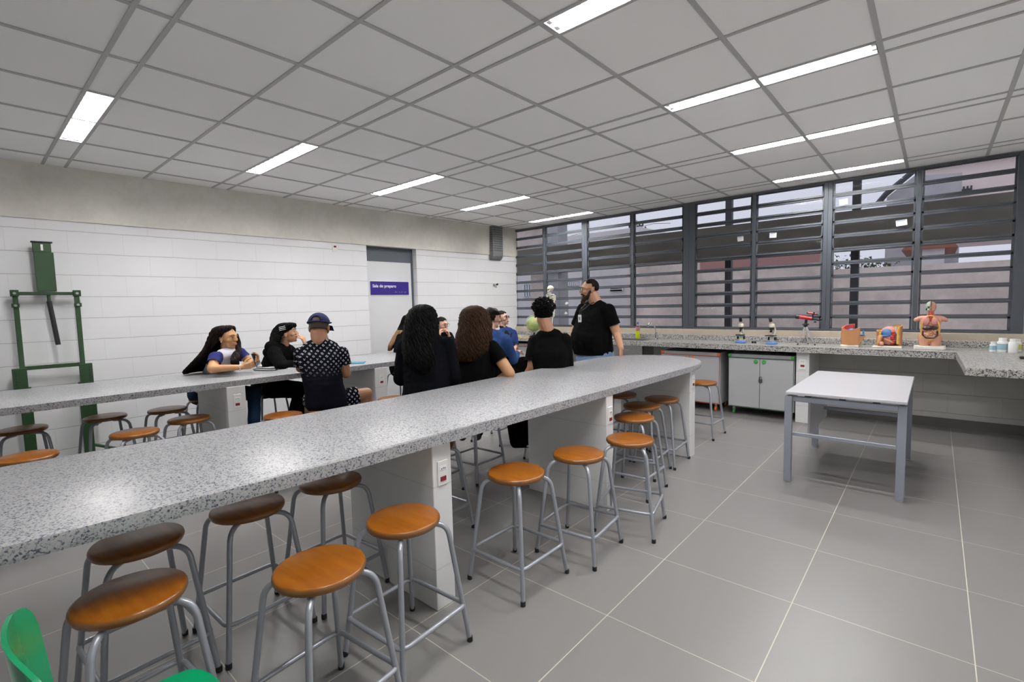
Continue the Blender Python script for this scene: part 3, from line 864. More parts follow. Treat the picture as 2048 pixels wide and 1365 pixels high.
obj_me('worktop', with_hole(bm, [(SINK[0], SINK[1], SINK[2], SINK[3], .7, 1.0)]), M['granite_dark'], ct)
bm = NB(); box(bm, XCL, XR - .02, YW - .13, YW - .033, CZ1 - .001, .955, .004); obj('backsplash', bm, M['granite_dark'], ct)
for x0, x1 in ((-1.195, -1.065), (-4.95, -4.84)):
    bm = NB(); box(bm, x0, x1, CY + .06, YW - .02, 0, CZ0 + .001, .003); obj('pillar', bm, M['tile_white'], ct)
pl = NB(); y = CY + .06
box(pl, -1.165, -1.095, y - .006, y, .62, .745, .002); sp = obj('socket_plate', pl, M['plate'], ct)
bm = NB(); box(bm, -1.15, -1.11, y - .0095, y - .0055, .652, .676, .001); obj('switch', bm, M['red'], sp)
bm = NB()
for k in (-1, 0, 1): ball(bm, (-1.13 + k * .012, y - .0065, .715 - abs(k) * .003), (.0035, .002, .003), su=8, sv=6)
obj('socket_holes', bm, M['black'], sp)
# sink
sk = thing('sink', 'stainless steel sink bowl set into the counter behind the teacher', 'sink')
x0, x1, y0, y1 = SINK
bm = NB()
for a in ((x0, x0 + .006, y0, y1, .66, CZ1), (x1 - .006, x1, y0, y1, .66, CZ1), (x0, x1, y0, y0 + .006, .66, CZ1), (x0, x1, y1 - .006, y1, .66, CZ1), (x0, x1, y0, y1, .655, .662)): box(bm, *a)
obj('bowl', bm, M['steel'], sk)
bm = NB()
for a in ((x0 - .012, x0 + .006, y0 - .012, y1 + .012), (x1 - .006, x1 + .012, y0 - .012, y1 + .012), (x0, x1, y0 - .012, y0 + .006), (x0, x1, y1 - .006, y1 + .012)): box(bm, *a, CZ1 + .0004, CZ1 + .003)
obj('rim', bm, M['steel'], sk)
bm = NB(); lathe(bm, [(.02, .55), (.02, .655)], 12, ((x0 + x1) / 2, (y0 + y1) / 2, 0)); obj('drain', bm, M['chrome'], sk)
# steel drawer-like housing below the sink
bm = NB(); box(bm, -3.74, -3.09, CY + .02, CY + .035, .60, CZ0 - .002, .002)
box(bm, -3.50, -3.30, CY + .012, CY + .021, .68, .76, .003)
tag(obj('sink_apron', bm, M['steel']), 'steel apron panel below the sink', 'panel')
def faucet(x, y, label, s):
    f = thing('faucet', label, 'faucet', (x, y, CZ1), 0, 'chrome swan-neck faucets')
    bm = NB(); lathe(bm, [(.028, 0), (.028, .008), (.016, .02), (.014, .07), (.017, .075), (.017, .10), (.01, .105)], 16); obj('base', bm, M['chrome'], f)
    pts = [Vector((0, 0, .09)), Vector((0, 0, .17))] + [Vector((-s * .055 * (1 - math.cos(t)), -.03 * (1 - math.cos(t)), .17 + .05 * math.sin(t))) for t in [k * PI / 10 for k in range(1, 11)]]
    pts = bend([(0, 0, .09), (-s * .01, -.01, .16), (-s * .03, -.03, .24), (-s * .07, -.07, .25), (-s * .085, -.085, .205)], .03)
    bm = NB(); tube(bm, pts, .009, 10); obj('spout', bm, M['chrome'], f, smooth=60)
    bm = NB(); lathe(bm, [(.011, -.02), (.013, .012)], 12, pts[-1]); obj('aerator', bm, M['chrome'], f)
    bm = NB(); capsule(bm, (.01, 0, .06), (.05, -.01, .075), .008); box(bm, .045, .055, -.035, .015, .065, .085, .003); obj('handle', bm, M['chrome'], f)
faucet(-3.06, 6.70, 'chrome swan-neck faucet right of the yellow detergent bottle', 1)
faucet(-3.80, 6.70, 'chrome faucet half hidden behind the teacher\'s arm', 1)
# detergent
dt = thing('detergent_bottle', 'clear bottle of yellow-green detergent beside the sink', 'bottle', (-3.40, 6.80, CZ1))
M['yellowliq'] = mat('yellow_green_liquid', (.62, .72, .02), .25); M['labelred'] = mat('red_white_label', (.62, .25, .22), .5); M['bluecap'] = mat('blue_cap', (.10, .16, .40), .4)
bm = NB(); lathe(bm, [(.030, 0), (.034, .004), (.034, .11), (.034, .12), (0, .12)], 20); obj('liquid_body', bm, M['yellowliq'], dt, smooth=60)
bm = NB(); lathe(bm, [(.0342, .12), (.034, .15), (.030, .185), (.016, .21), (.012, .22), (0, .22)], 20); obj('bottle_shoulder', bm, M['clear'], dt, smooth=60)
bm = NB(); lathe(bm, [(.0345, .125), (.0345, .165), (.033, .17), (0, .171)], 20); obj('label_band', bm, M['labelred'], dt)
bm = NB(); lathe(bm, [(.014, .215), (.014, .235), (.007, .25), (0, .25)], 12); obj('cap', bm, M['bluecap'], dt)

# cabinets on castors
def cabinet(name, label, x0, x1, yf, z0, z1, edge, lockside=None, yb=6.9):
    line = M['greenline'] if lockside else M['redorange']
    t = thing(name, label, 'cabinet', (x0, yf, 0), 0, 'rolling cabinets under the counter')
    w = x1 - x0; d = yb - yf
    bm = NB(); box(bm, 0, w, .02, d, z0, z1, .002); obj('body', bm, M['cab_dark'] if False else M['cabinet'], t)
    mid = w / 2
    for k, (a, b) in enumerate(((.008, mid - .002), (mid + .002, w - .008))):
        bm = NB(); box(bm, a, b, .002, .02, z0 + .012, z1 - .05, .0015); dr = obj('door', bm, M['cabinet'], t)
        bm = NB(); hx = mid + (-.045 if k == 0 else .045)
        lathe(bm, [(.0, -.012), (.016, -.012), (.024, -.004), (.018, .004), (0, .004)], 16, M=Matrix.Translation((hx, -.006, z1 - .085)) @ Matrix.Rotation(PI / 2, 4, 'X')); obj('handle', bm, edge, dr, smooth=50)
        e = a if k == 0 else b
        bm = NB(); box(bm, e - .0018, e + .0018, .000, .004, z0 + .01, z1 - .05); obj('edge_strip', bm, line, dr)
    bm = NB(); box(bm, mid - .0018, mid + .0018, .0005, .01, z0 + .012, z1 - .05); obj('centre_strip', bm, line, t)
    bm = NB(); box(bm, .0, w, .000, .012, z0, z0 + .004); obj('bottom_strip', bm, line, t)
    bm = NB(); box(bm, .0, w, .004, .02, z1 - .048, z1 - .042); obj('top_strip', bm, line, t)
    for x in (0, w - .035):
        bm = NB(); box(bm, x, x + .035, .0, .02, z1 - .035, z1, .002); obj('corner_cap', bm, edge, t)
    for x in (.06, w - .06):
        for yy in (.06, d - .08):
            bm = NB(); lathe(bm, [(0, -.011), (.030, -.011), (.033, -.006), (.033, .006), (.030, .011), (0, .011)], 16, M=Matrix.Translation((x, yy, .034)) @ Matrix.Rotation(PI / 2, 4, 'Y')); cs = obj('castor_wheel', bm, edge, t)
            bm = NB(); box(bm, x - .016, x + .016, yy - .012, yy + .02, .045, z0 + .001, .004); obj('castor_fork', bm, M['steel'], cs)
    if lockside:
        bm = NB(); box(bm, mid - .01, mid + .03, -.016, .002, z0 + .33, z0 + .37, .004); tube(bm, bend([(mid - .004, -.008, z0 + .37), (mid - .004, -.008, z0 + .40), (mid + .024, -.008, z0 + .40), (mid + .024, -.008, z0 + .37)], .012), .003, 8); obj('padlock', bm, M['steel_dark'], t)
    return t
cabinet('rolling_cabinet', 'light grey rolling cabinet with green handles and green castors', -1.95, -1.215, 6.36, .10, .765, M['greenpl'], True)
cabinet('rolling_cabinet', 'light grey rolling cabinet with orange handles, left of the green one', -2.84, -2.055, 6.37, .10, .765, M['orange'])
cabinet('rolling_cabinet', 'light grey rolling cabinet with red-orange side edge, near the window corner', -5.90, -5.15, 6.40, .10, .765, M['orange'])

# ------------------------------------------------------------------ things on the counter
def microscope(x, y, label, rot):
    t = thing('microscope', label, 'microscope', (x, y, CZ1), math.radians(rot), 'microscopes on the counter')
    bm = NB(); lathe(bm, [(0, 0), (.060, 0), (.063, .006), (.063, .018), (.056, .026), (0, .028)], 24, M=Matrix.Diagonal((1, 1.35, 1, 1))); obj('base', bm, M['blue'], t, smooth=40)
    bm = NB(); box(bm, -.022, .026, -.005, .05, .026, .10, .006); obj('lower_body', bm, M['cream'], t)
    bm = NB(); tube(bm, bend([(.0, .05, .09), (.014, .075, .15), (.008, .06, .21), (0, .02, .225)], .05), [.016] * 20 if False else .015, 10); obj('arm', bm, M['cream'], t, smooth=60)
    bm = NB(); box(bm, -.062, .045, -.055, .045, .098, .108, .002); obj('stage', bm, M['black'], t)
    bm = NB(); lathe(bm, [(.0, .205), (.030, .205), (.033, .215), (.033, .235), (.024, .25), (0, .252)], 20, (0, 0, 0)); obj('head', bm, M['cream'], t, smooth=50)
    bm = NB(); lathe(bm, [(0, .172), (.026, .176), (.028, .205), (0, .206)], 16); n = obj('nosepiece', bm, M['black'], t)
    for a in (-.4, 2.0, 4.1):
        bm = NB(); capsule(bm, (.012 * math.cos(a), .012 * math.sin(a), .18), (.018 * math.cos(a), .018 * math.sin(a), .135 if a < 0 else .15), .0085); obj('objective', bm, M['black'] if a > 0 else M['steel'], n)
    bm = NB(); capsule(bm, (0, 0, .245), (-.004, -.03, .285), .014); obj('eyepiece_tube', bm, M['cream'], t)
    bm = NB(); tube(bm, [(-.004, -.028, .28), (-.006, -.048, .318)], [.019, .018], 14); obj('eyepiece', bm, M['black'], t)
    for s in (-1, 1):
        bm = NB(); lathe(bm, [(.0, 0), (.02, 0), (.02, .02), (0, .02)], 14, M=Matrix.Translation((s * .026, .022, .066)) @ Matrix.Rotation(s * PI / 2, 4, 'Y')); obj('focus_knob', bm, M['black'], t)
microscope(-1.865, 6.58, 'left of the two cream microscopes with blue bases', 14)
microscope(-1.505, 6.56, 'right of the two cream microscopes, nearer the telescope', -4)
for k, (x, lab) in enumerate(((-1.715, 'left small black lens cap between the microscopes'), (-1.685, 'right small black lens cap between the microscopes'))):
    bm = NB(); lathe(bm, [(0, 0), (.012, 0), (.0125, .003), (.0125, .024), (.010, .027), (0, .027)], 14, (0, 0, 0)); tag(obj('lens_cap', bm, M['black'], loc=(x - .015, 6.60, CZ1)), lab, 'lens cap', 'lens caps on the counter')
# telescope
tl = thing('telescope', 'small red telescope on a silver tabletop tripod', 'telescope', (-1.14, 6.58, CZ1))
hub = Vector((-.01, 0, .235))
for foot in ((-.085, -.02, 0), (.095, -.02, 0), (.0, .12, 0)):
    f = Vector(foot); bm = NB(); tube(bm, [hub + (f - hub) * .08, hub + (f - hub) * .97], [.010, .007], 10); lg = obj('leg', bm, M['alu'], tl)
    bm = NB(); capsule(bm, hub + (f - hub) * .955, f + Vector((0, 0, .007)), .009, .007); obj('rubber_tip', bm, M['rubber'], lg)
bm = NB(); ball(bm, hub, (.024, .02, .028)); capsule(bm, hub, hub + Vector((.006, 0, .055)), .014); capsule(bm, hub + Vector((-.03, 0, .01)), hub + Vector((.03, 0, .01)), .007); obj('tripod_head', bm, M['black'], tl)
bm = NB(); tube(bm, bend([hub + Vector((.0, .02, -.12)), hub + Vector((.0, -.0, -.14)), (.0, .0, .06), (.0, .0, .045)], .01), .0035, 8); obj('pan_handle', bm, M['black'], tl)
ax = Vector((1, .0, -.17)).normalized(); c0 = hub + Vector((.01, 0, .085))
bm = NB(); tube(bm, [c0 - ax * .075, c0 + ax * .055], [.024, .022], 20); obj('main_tube', bm, M['redpl'], tl, smooth=60)
bm = NB(); tube(bm, [c0 - ax * .115, c0 - ax * .108, c0 - ax * .073], [.027, .029, .028], 20); obj('dew_shield', bm, M['black'], tl)
bm = NB(); tube(bm, [c0 + ax * .055, c0 + ax * .07, c0 + ax * .10, c0 + ax * .14], [.022, .016, .014, .014], 16); capsule(bm, c0 + ax * .13, c0 + ax * .145 + Vector((0, 0, .012)), .015); obj('focuser', bm, M['black'], tl)
bm = NB(); ball(bm, c0 + ax * .09 + Vector((0, -.012, -.03)), (.016, .01, .01)); obj('focus_knob', bm, M['black'], tl)
f0 = c0 + ax * .065 + Vector((0, 0, .062))
bm = NB(); tube(bm, [f0 - ax * .05, f0 + ax * .03], [.010, .011], 12); fs = obj('finder_scope', bm, M['redpl'], tl)
bm = NB(); tube(bm, [f0 - ax * .066, f0 - ax * .048], .0115, 12); tube(bm, [f0 + ax * .028, f0 + ax * .045], .010, 12); obj('finder_end', bm, M['black'], fs)
bm = NB(); capsule(bm, f0 + ax * .0, c0 + ax * .06 + Vector((0, 0, .018)), .007); tube(bm, [f0 + ax * .01 - Vector((0, 0, .014)), f0 + ax * .01 + Vector((0, 0, .016))], .012, 10); obj('finder_bracket', bm, M['black'], tl)

# anatomical models
M['skinplastic'] = mat('skin_coloured_plastic', (.66, .33, .23), .35); M['tan'] = mat('tan_model_plastic', (.52, .25, .11), .35)
M['organ_red'] = mat('red_organ_paint', (.50, .06, .06), .35); M['organ_pink'] = mat('pink_organ_paint', (.72, .30, .26), .35); M['organ_blue'] = mat('blue_organ_paint', (.08, .20, .42), .35)
M['organ_yellow'] = mat('yellow_fat_paint', (.72, .46, .08), .35); M['organ_dark'] = mat('dark_liver_paint', (.04, .018, .018), .2); M['organ_tan'] = mat('intestine_paint', (.55, .30, .18), .35)
M['organ_grey'] = mat('pale_green_skull_paint', (.38, .45, .34), .4); M['boneplate'] = mat('bone_white_paint', (.62, .62, .58), .4); M['base_white'] = mat('white_model_base', (.80, .79, .74), .4)
def arc_wall(bm, cx, cy, r0, r1, a0, a1, z0, ztop, n=24, sx=1, sy=1):
    P = []
    for k in range(n + 1):
        a = a0 + (a1 - a0) * k / n; c, s = math.cos(a), math.sin(a)
        zt = ztop(a)
        P.append([bm.verts.new((cx + sx * r * c, cy + sy * r * s, z)) for r, z in ((r1, z0), (r1, zt), (r0, zt), (r0, z0))])
    for p, q in zip(P, P[1:]):
        for j in range(4): bm.faces.new((p[j], p[(j + 1) % 4], q[(j + 1) % 4], q[j]))
    bm.faces.new(P[0][::-1]); bm.faces.new(P[-1])
D_ = math.radians
p1 = thing('pelvis_model', 'tan anatomical pelvis model seen from its closed skin side', 'anatomical model', (-.70, 6.56, CZ1))
bm = NB(); box(bm, -.095, .075, -.065, .06, 0, .024, .004); obj('base', bm, M['base_white'], p1)
bm = NB(); arc_wall(bm, 0, .0, .082, .095, D_(75), D_(330), .024, lambda a: .222 + .030 * math.sin(a) * 1.0 + .012 * math.cos(a), 30, 1, .75); obj('skin_shell', bm, M['tan'], p1, smooth=50)
bm = NB(); arc_wall(bm, 0, 0, .066, .082, D_(75), D_(330), .10, lambda a: .216 + .030 * math.sin(a), 24, 1, .75); obj('muscle_layer', bm, M['organ_red'], p1, smooth=50)
bm = NB(); ball(bm, (.0, .01, .12), (.066, .05, .085)); obj('inner_tissue', bm, M['organ_blue'], p1, smooth=180)
bm = NB(); prism(bm, [(.0, -.09), (.075, -.075), (.075, .01), (.0, .01)], .0, .0001) if False else None
v = [bm.verts.new(q) for q in ((.072, -.045, .03), (.080, -.03, .03), (.080, .02, .03), (.072, -.055, .125), (.135, -.03, .125), (.08, .04, .125))]
for f in ((0, 1, 4, 3), (1, 2, 5, 4), (2, 0, 3, 5), (0, 2, 1), (3, 4, 5)): bm.faces.new([v[i] for i in f])
obj('skin_wedge', bm, M['tan'], p1)
bm = NB(); ball(bm, (.09, -.005, .135), (.035, .03, .014)); ball(bm, (.11, -.01, .158), (.010, .010, .028)); obj('blue_organ', bm, M['organ_blue'], p1, smooth=180)
p2 = thing('pelvis_model', 'anatomical pelvis model opened to show red, blue and yellow organs', 'anatomical model', (-.37, 6.60, CZ1))
bm = NB(); box(bm, -.14, .115, -.07, .06, 0, .018, .004); obj('base', bm, M['base_white'], p2)
bm = NB(); arc_wall(bm, 0, .02, .098, .112, D_(-35), D_(215), .018, lambda a: .205 + .035 * max(-.6, math.cos(a)) + .018 * math.sin(a), 30, 1, .62); obj('skin_shell', bm, M['tan'], p2, smooth=50)
bm = NB(); arc_wall(bm, 0, .015, .086, .099, D_(-40), D_(220), .04, lambda a: .195 + .035 * max(-.6, math.cos(a)) + .018 * math.sin(a), 30, 1, .62); obj('fat_layer', bm, M['organ_yellow'], p2, smooth=50)
bm = NB(); ball(bm, (.0, .03, .13), (.086, .035, .10)); obj('muscle_wall', bm, M['organ_pink'], p2, smooth=180)
bm = NB(); ball(bm, (-.02, .01, .155), (.05, .03, .05)); ball(bm, (-.045, -.005, .125), (.045, .025, .012)); obj('blue_organ', bm, M['organ_blue'], p2, smooth=180)
bm = NB()
for k in range(6): ball(bm, (.035 + .008 * math.sin(k * 2), -.005, .165 - k * .022), (.022, .018, .014))
obj('red_bowel', bm, M['organ_red'], p2, smooth=180)
bm = NB(); tube(bm, bend([(.06, -.005, .225), (.062, -.01, .17), (.085, -.01, .13), (.07, -.012, .07)], .03), .010, 10); obj('spine_bone', bm, M['boneplate'], p2, smooth=60)
bm = NB(); capsule(bm, (-.075, -.02, .11), (-.085, -.04, .05), .025, .018); ball(bm, (-.06, -.04, .045), (.022, .02, .026)); capsule(bm, (-.03, -.03, .09), (.03, -.035, .06), .010); obj('front_skin', bm, M['tan'], p2, smooth=180)
bm = NB(); ball(bm, (-.055, -.055, .042), .016); obj('pink_gland', bm, M['organ_pink'], p2, smooth=180)

# small bottles
M['labelblue'] = mat('pale_blue_label', (.32, .52, .62), .5); M['yellowlabel'] = mat('yellow_label', (.65, .66, .10), .5)
def small_bottle(x, y, r, h, lab, label, lm):
    t = thing('medicine_bottle', lab, 'bottle', (x, y, CZ1), 0, 'white plastic bottles on the counter')
    bm = NB(); lathe(bm, [(0, 0), (r * .95, 0), (r, .004), (r, h * .72), (r * .72, h * .80), (0, h * .80)], 20); obj('body', bm, M['plate'], t, smooth=50)
    bm = NB(); lathe(bm, [(0, h * .79), (r * .74, h * .79), (r * .74, h), (0, h)], 20); obj('cap', bm, M['white'], t, smooth=50)
    if lm:
        bm = NB(); lathe(bm, [(r * 1.01, h * .18), (r * 1.012, h * .60)], 20); obj('label_band', bm, lm, t)
small_bottle(.428, 6.52, .027, .095, 'smallest white bottle with blue label, leftmost of the group', 1, M['labelblue'])
small_bottle(.488, 6.50, .038, .135, 'tallest white bottle with blue label, second of the group', 1, M['labelblue'])
small_bottle(.556, 6.46, .034, .13, 'plain white bottle in front at the right of the group', 1, None)
small_bottle(.592, 6.60, .032, .118, 'white bottle with yellow label, rearmost of the group', 1, M['yellowlabel'])
p = on_z(2043, 716, CZ1 + .01)
bm = NB(); box(bm, -.012, .10, -.03, .03, 0, .022, .006); tag(obj('dark_gadget', bm, M['black'], loc=(p.x, p.y, CZ1)), 'small dark object at the right photo edge on the counter', 'object')

# globe in its clear cover
gl = thing('globe', 'green and yellow globe inside a clear plastic cover', 'globe', (-5.22, 6.56, CZ1))
M['globe'] = mat('globe_map_print', (.40, .50, .16), .3); t = NT(M['globe']); v = t.coord('Object')
n = t.noise(v, 9, 5, .6); k = t.noise(v, 22, 3); land = t.ramp(n, [(.44, (.30, .42, .09)), (.50, (.40, .47, .14)), (.54, (.50, .36, .10)), (.62, (.20, .34, .08))])
t.color(t.mix(t.math('MULTIPLY', k, .35), land, (.25, .45, .35)))
bm = NB(); lathe(bm, [(0, 0), (.085, 0), (.085, .012), (.02, .03), (.012, .07), (0, .07)], 24); obj('base', bm, M['black'], gl, smooth=40)
bm = NB(); ball(bm, (0, 0, .215), .132, su=32, sv=20); obj('sphere', bm, M['globe'], gl, smooth=180)
bm = NB(); tube(bm, [(.148 * math.cos(t_), 0, .215 + .148 * math.sin(t_)) for t_ in [(-.5 + k / 20) * PI for k in range(21)]], .006, 8); obj('meridian_arm', bm, M['cover'], gl)
bm = NB(); ball(bm, (0, 0, .213), (.165, .165, .155), su=28, sv=16); obj('clear_cover', bm, M['cover'], gl, smooth=180)
# maps on the counter
M['yellowpaper'] = mat('orange_yellow_printed_sheet', (.70, .42, .10), .7)
bm = NB(); box(bm, -.33, .22, -.08, .07, .0, .004); sh = tag(obj('printed_sheet', bm, M['yellowpaper'], loc=(-5.32, 6.38, CZ1)), 'orange-yellow printed sheet lying before the globe', 'paper')
bm = NB()
for x in (-.2, -.02, .12): box(bm, x, x + .09, -.04, .03, .004, .0046)
obj('printed_figures', bm, M['black'], sh)

# torso model
def blob_mesh(bm, voxel, smooth=4, fac=.5, name='blob'):
    me = bpy.data.meshes.new('tmpblob'); bmesh.ops.recalc_face_normals(bm, faces=bm.faces); bm.to_mesh(me); bm.free()
    o = bpy.data.objects.new('tmpblob', me); C.objects.link(o)
    m = o.modifiers.new('r', 'REMESH'); m.mode = 'VOXEL'; m.voxel_size = voxel
    if smooth:
        s = o.modifiers.new('s', 'SMOOTH'); s.iterations = smooth; s.factor = fac
    bpy.context.view_layer.update()
    out = bpy.data.meshes.new_from_object(o.evaluated_get(bpy.context.evaluated_depsgraph_get())); out.name = name
    bpy.data.objects.remove(o); bpy.data.meshes.remove(me)
    return out
tm = thing('torso_model', 'half skinned anatomical torso model with exposed organs', 'anatomical model', (-.035, 6.56, CZ1))
bm = NB(); prism(bm, [(-.11, -.075), (.11, -.075), (.125, -.06), (.125, .07), (-.125, .07), (-.125, -.06)], 0, .036, .006); obj('base', bm, M['base_white'], tm)
bm = NB()
for s in (-1, 1):
    capsule(bm, (s * .045, 0, .045), (s * .048, 0, .12), .042, .05)
    capsule(bm, (s * .085, .01, .315), (s * .118, .005, .30), .027, .020)
ball(bm, (0, 0, .135), (.092, .062, .06)); ball(bm, (0, 0, .21), (.076, .052, .075)); ball(bm, (0, .005, .28), (.088, .056, .07)); capsule(bm, (-.07, .01, .318), (.07, .01, .318), .028)
capsule(bm, (0, .012, .32), (0, .008, .40), .030, .026); ball(bm, (0, 0, .435), (.044, .052, .056)); ball(bm, (0, -.015, .405), (.032, .036, .03)); ball(bm, (.0, -.05, .425), (.006, .01, .012))
obj_me('body', blob_mesh(bm, .0045, 5), M['skinplastic'], tm, smooth=180)
bm = NB(); tube(bm, [(.072 * math.sin(a) * (1 - .12 * math.cos(a)), -.050 - .012 * math.cos(a) ** 2 * 0 - .006, .225 + .115 * math.cos(a) * 1.05) for a in [k * 2 * PI / 30 for k in range(30)]], .007, 8, closed=True); obj('cut_edge', bm, M['organ_yellow'], tm, smooth=60)
bm = NB()
for s in (-1, 1): ball(bm, (s * .034, -.052, .292), (.030, .018, .045))
obj('lungs', bm, M['organ_pink'], tm, smooth=180)
bm = NB(); ball(bm, (.0, -.060, .222), (.062, .016, .022)); ball(bm, (-.03, -.060, .216), (.034, .018, .02)); obj('liver', bm, M['organ_dark'], tm, smooth=180)
bm = NB(); random.seed(2)
for k in range(16): ball(bm, (random.uniform(-.042, .042), -.058, random.uniform(.140, .195)), .011, su=8, sv=6)
obj('intestines', bm, M['organ_tan'], tm, smooth=180)
bm = NB(); tube(bm, [(-.055, -.062, .19), (-.058, -.062, .15), (-.03, -.062, .118), (.03, -.062, .118), (.058, -.062, .15), (.055, -.062, .19)], .007, 8); obj('colon', bm, M['organ_dark'], tm, smooth=60)
bm = NB(); capsule(bm, (0, -.03, .40), (0, -.052, .30), .010); capsule(bm, (-.012, -.028, .39), (-.014, -.05, .32), .006); capsule(bm, (.012, -.028, .39), (.014, -.05, .32), .006); obj('throat', bm, M['organ_red'], tm, smooth=180)
bm = NB(); ball(bm, (0, 0, .437), (.046, .054, .057))
for v in list(bm.verts):
    if v.co.x > -.003: v.co.x = -.003
ball(bm, (-.018, -.03, .402), (.016, .024, .016)); obj('skull_half', bm, M['organ_grey'], tm, smooth=180)
bm = NB(); box(bm, -.003, .001, -.057, .05, .40, .494, .001); ball(bm, (-.019, -.05, .433), (.009, .008, .008)); ball(bm, (-.034, -.038, .41), (.007, .008, .012)); obj('skull_gap', bm, M['organ_dark'], tm)

# skeleton model
sm = thing('skeleton_model', 'small hanging skeleton model in front of the window', 'skeleton model', (-4.86, 6.56, CZ1), math.radians(-18))
HZ = .815
bm = NB(); ball(bm, (0, .008, HZ - .005), (.049, .062, .052)); ball(bm, (0, -.030, HZ - .045), (.034, .03, .028))
cr = obj_me('cranium', blob_mesh(bm, .005, 4), M['bone'], sm, smooth=180)
bm = NB()
for s in (-1, 1): ball(bm, (s * .019, -.050, HZ - .024), (.012, .012, .011))
ball(bm, (0, -.056, HZ - .045), (.006, .008, .009)); obj('eye_sockets', bm, M['black'], cr)
bm = NB(); tube(bm, [(.032 * math.cos(a), -.01 - .042 * math.sin(a), HZ - .085) for a in [k * PI / 10 for k in range(11)]], .010, 8); obj('jaw', bm, M['bone'], sm, smooth=180)
bm = NB()
for k in range(22): ball(bm, (0, .02 - .012 * math.sin(k / 21 * PI * 2), HZ - .075 - k * .0165), (.013, .013, .0075), su=8, sv=6)
obj('spine', bm, M['bone'], sm, smooth=180)
bm = NB()
for k in range(9):
    z = HZ - .135 - k * .02; w = .052 + .026 * math.sin((k + 1) / 10 * PI); a0 = .25 if k < 7 else .9
    for s in (-1, 1):
        pts = [(s * w * math.cos(a), .0 + .052 * math.sin(a), z - .028 * (1 - math.sin(a)) * .5) for a in [PI / 2 - j * (PI - a0) / 12 for j in range(13)]]
        tube(bm, pts, .0046, 6)
obj('ribs', bm, M['bone'], sm, smooth=180)
bm = NB(); box(bm, -.010, .010, -.058, -.050, HZ - .28, HZ - .125, .003)
for s in (-1, 1): tube(bm, [(0, -.05, HZ - .118), (s * .06, -.02, HZ - .105), (s * .092, .0, HZ - .112)], .0065, 8)
for s in (-1, 1): box(bm, s * .06 - .024, s * .06 + .024, .05, .058, HZ - .21, HZ - .12, .006)
obj('breastbone', bm, M['bone'], sm)
bm = NB()
for s in (-1, 1): ball(bm, (s * .045, .01, HZ - .455), (.042, .022, .045), Matrix.Rotation(s * .5, 3, 'Y'))
ball(bm, (0, .02, HZ - .46), (.022, .015, .035)); obj('pelvis_bone', bm, M['bone'], sm, smooth=180)
for s in (-1, 1):
    bm = NB(); capsule(bm, (s * .098, 0, HZ - .118), (s * .112, .005, HZ - .27), .0085, .0075); ball(bm, (s * .098, 0, HZ - .115), .016); ball(bm, (s * .112, .005, HZ - .275), .013)
    capsule(bm, (s * .108, .003, HZ - .285), (s * .112, -.012, HZ - .40), .0055); capsule(bm, (s * .119, .005, HZ - .285), (s * .121, -.008, HZ - .40), .0055); obj('arm', bm, M['bone'], sm, smooth=180)
    bm = NB(); ball(bm, (s * .116, -.012, HZ - .415), (.015, .01, .013))
    for f in range(5):
        fx = s * .116 + (f - 2) * .0075; capsule(bm, (fx, -.012, HZ - .42), (fx + (f - 2) * .002, -.016, HZ - .475 + abs(f - 2) * .006), .0036, .003)
    obj('hand', bm, M['bone'], sm, smooth=180)
    bm = NB(); capsule(bm, (s * .062, 0, HZ - .475), (s * .045, -.005, HZ - .63), .011, .010); ball(bm, (s * .045, -.008, HZ - .64), .017); capsule(bm, (s * .045, -.003, HZ - .65), (s * .045, .0, HZ - .785), .009, .008); capsule(bm, (s * .045, .005, HZ - .797), (s * .05, -.06, HZ - .803), .010, .008); obj('leg', bm, M['bone'], sm, smooth=180)
bm = NB(); tube(bm, [(0, .05, .01), (0, .05, HZ - .48), (0, .025, HZ - .46)], .006, 8); lathe(bm, [(0, 0), (.10, 0), (.10, .01), (0, .014)], 20, (0, .03, 0)); obj('stand', bm, M['steel_dark'], sm)

# ------------------------------------------------------------------ on the left wall
a_ = ang
tp = thing('cable_tray', 'perforated grey metal cable tray coming down the wall corner', 'cable tray', (xl(6.46) + .02, 6.46, 0), a_)
bm = NB()
pts = [(0.0, 2.84), (0.0, 2.36), (.012, 2.31), (.045, 2.275), (.075, 2.262)]
prof = [(.075, 2.838), (.075, 2.36), (.068, 2.31), (.04, 2.265), (.0, 2.245), (-.02, 2.245)]
for (xa, za), (xb, zb) in zip(prof, prof[1:]):
    quad(bm, (xa, -.125, za), (xb, -.125, zb), (xb, .125, zb), (xa, .125, za))
for s in (-1, 1):
    vs = [bm.verts.new((x, s * .125, z)) for x, z in prof] + [bm.verts.new((-.02, s * .125, 2.838))]
    bm.faces.new(vs)
bmesh.ops.solidify(bm, geom=list(bm.faces), thickness=.0015)
obj('channel', bm, M['galv'], tp)
bm = NB()
for r in range(11):
    for c in range(8):
        y = -.1 + c * .0285; z = 2.81 - r * .040
        box(bm, .0745, .0768, y - .004, y + .004, z - .009, z + .009)
for r in range(11):
    for c in range(3): box(bm, .012 + c * .02, .019 + c * .02, -.1275, -.1245, 2.80 - r * .04, 2.815 - r * .04)
obj('slots', bm, M['black'], tp)
sw = thing('wall_switch', 'white switch plate with a red button high on the block wall', 'switch', (xl(3.443), 3.443, 2.268), a_)
bm = NB(); box(bm, 0, .007, -.037, .037, -.056, .056, .002); obj('plate', bm, M['plate'], sw)
bm = NB(); box(bm, .0065, .011, -.017, .017, .0, .024, .001); obj('button', bm, M['red'], sw)
wt = thing('wall_tap', 'small chrome tap on the block wall near the window', 'tap', (xl(6.42), 6.42, 1.80), a_)
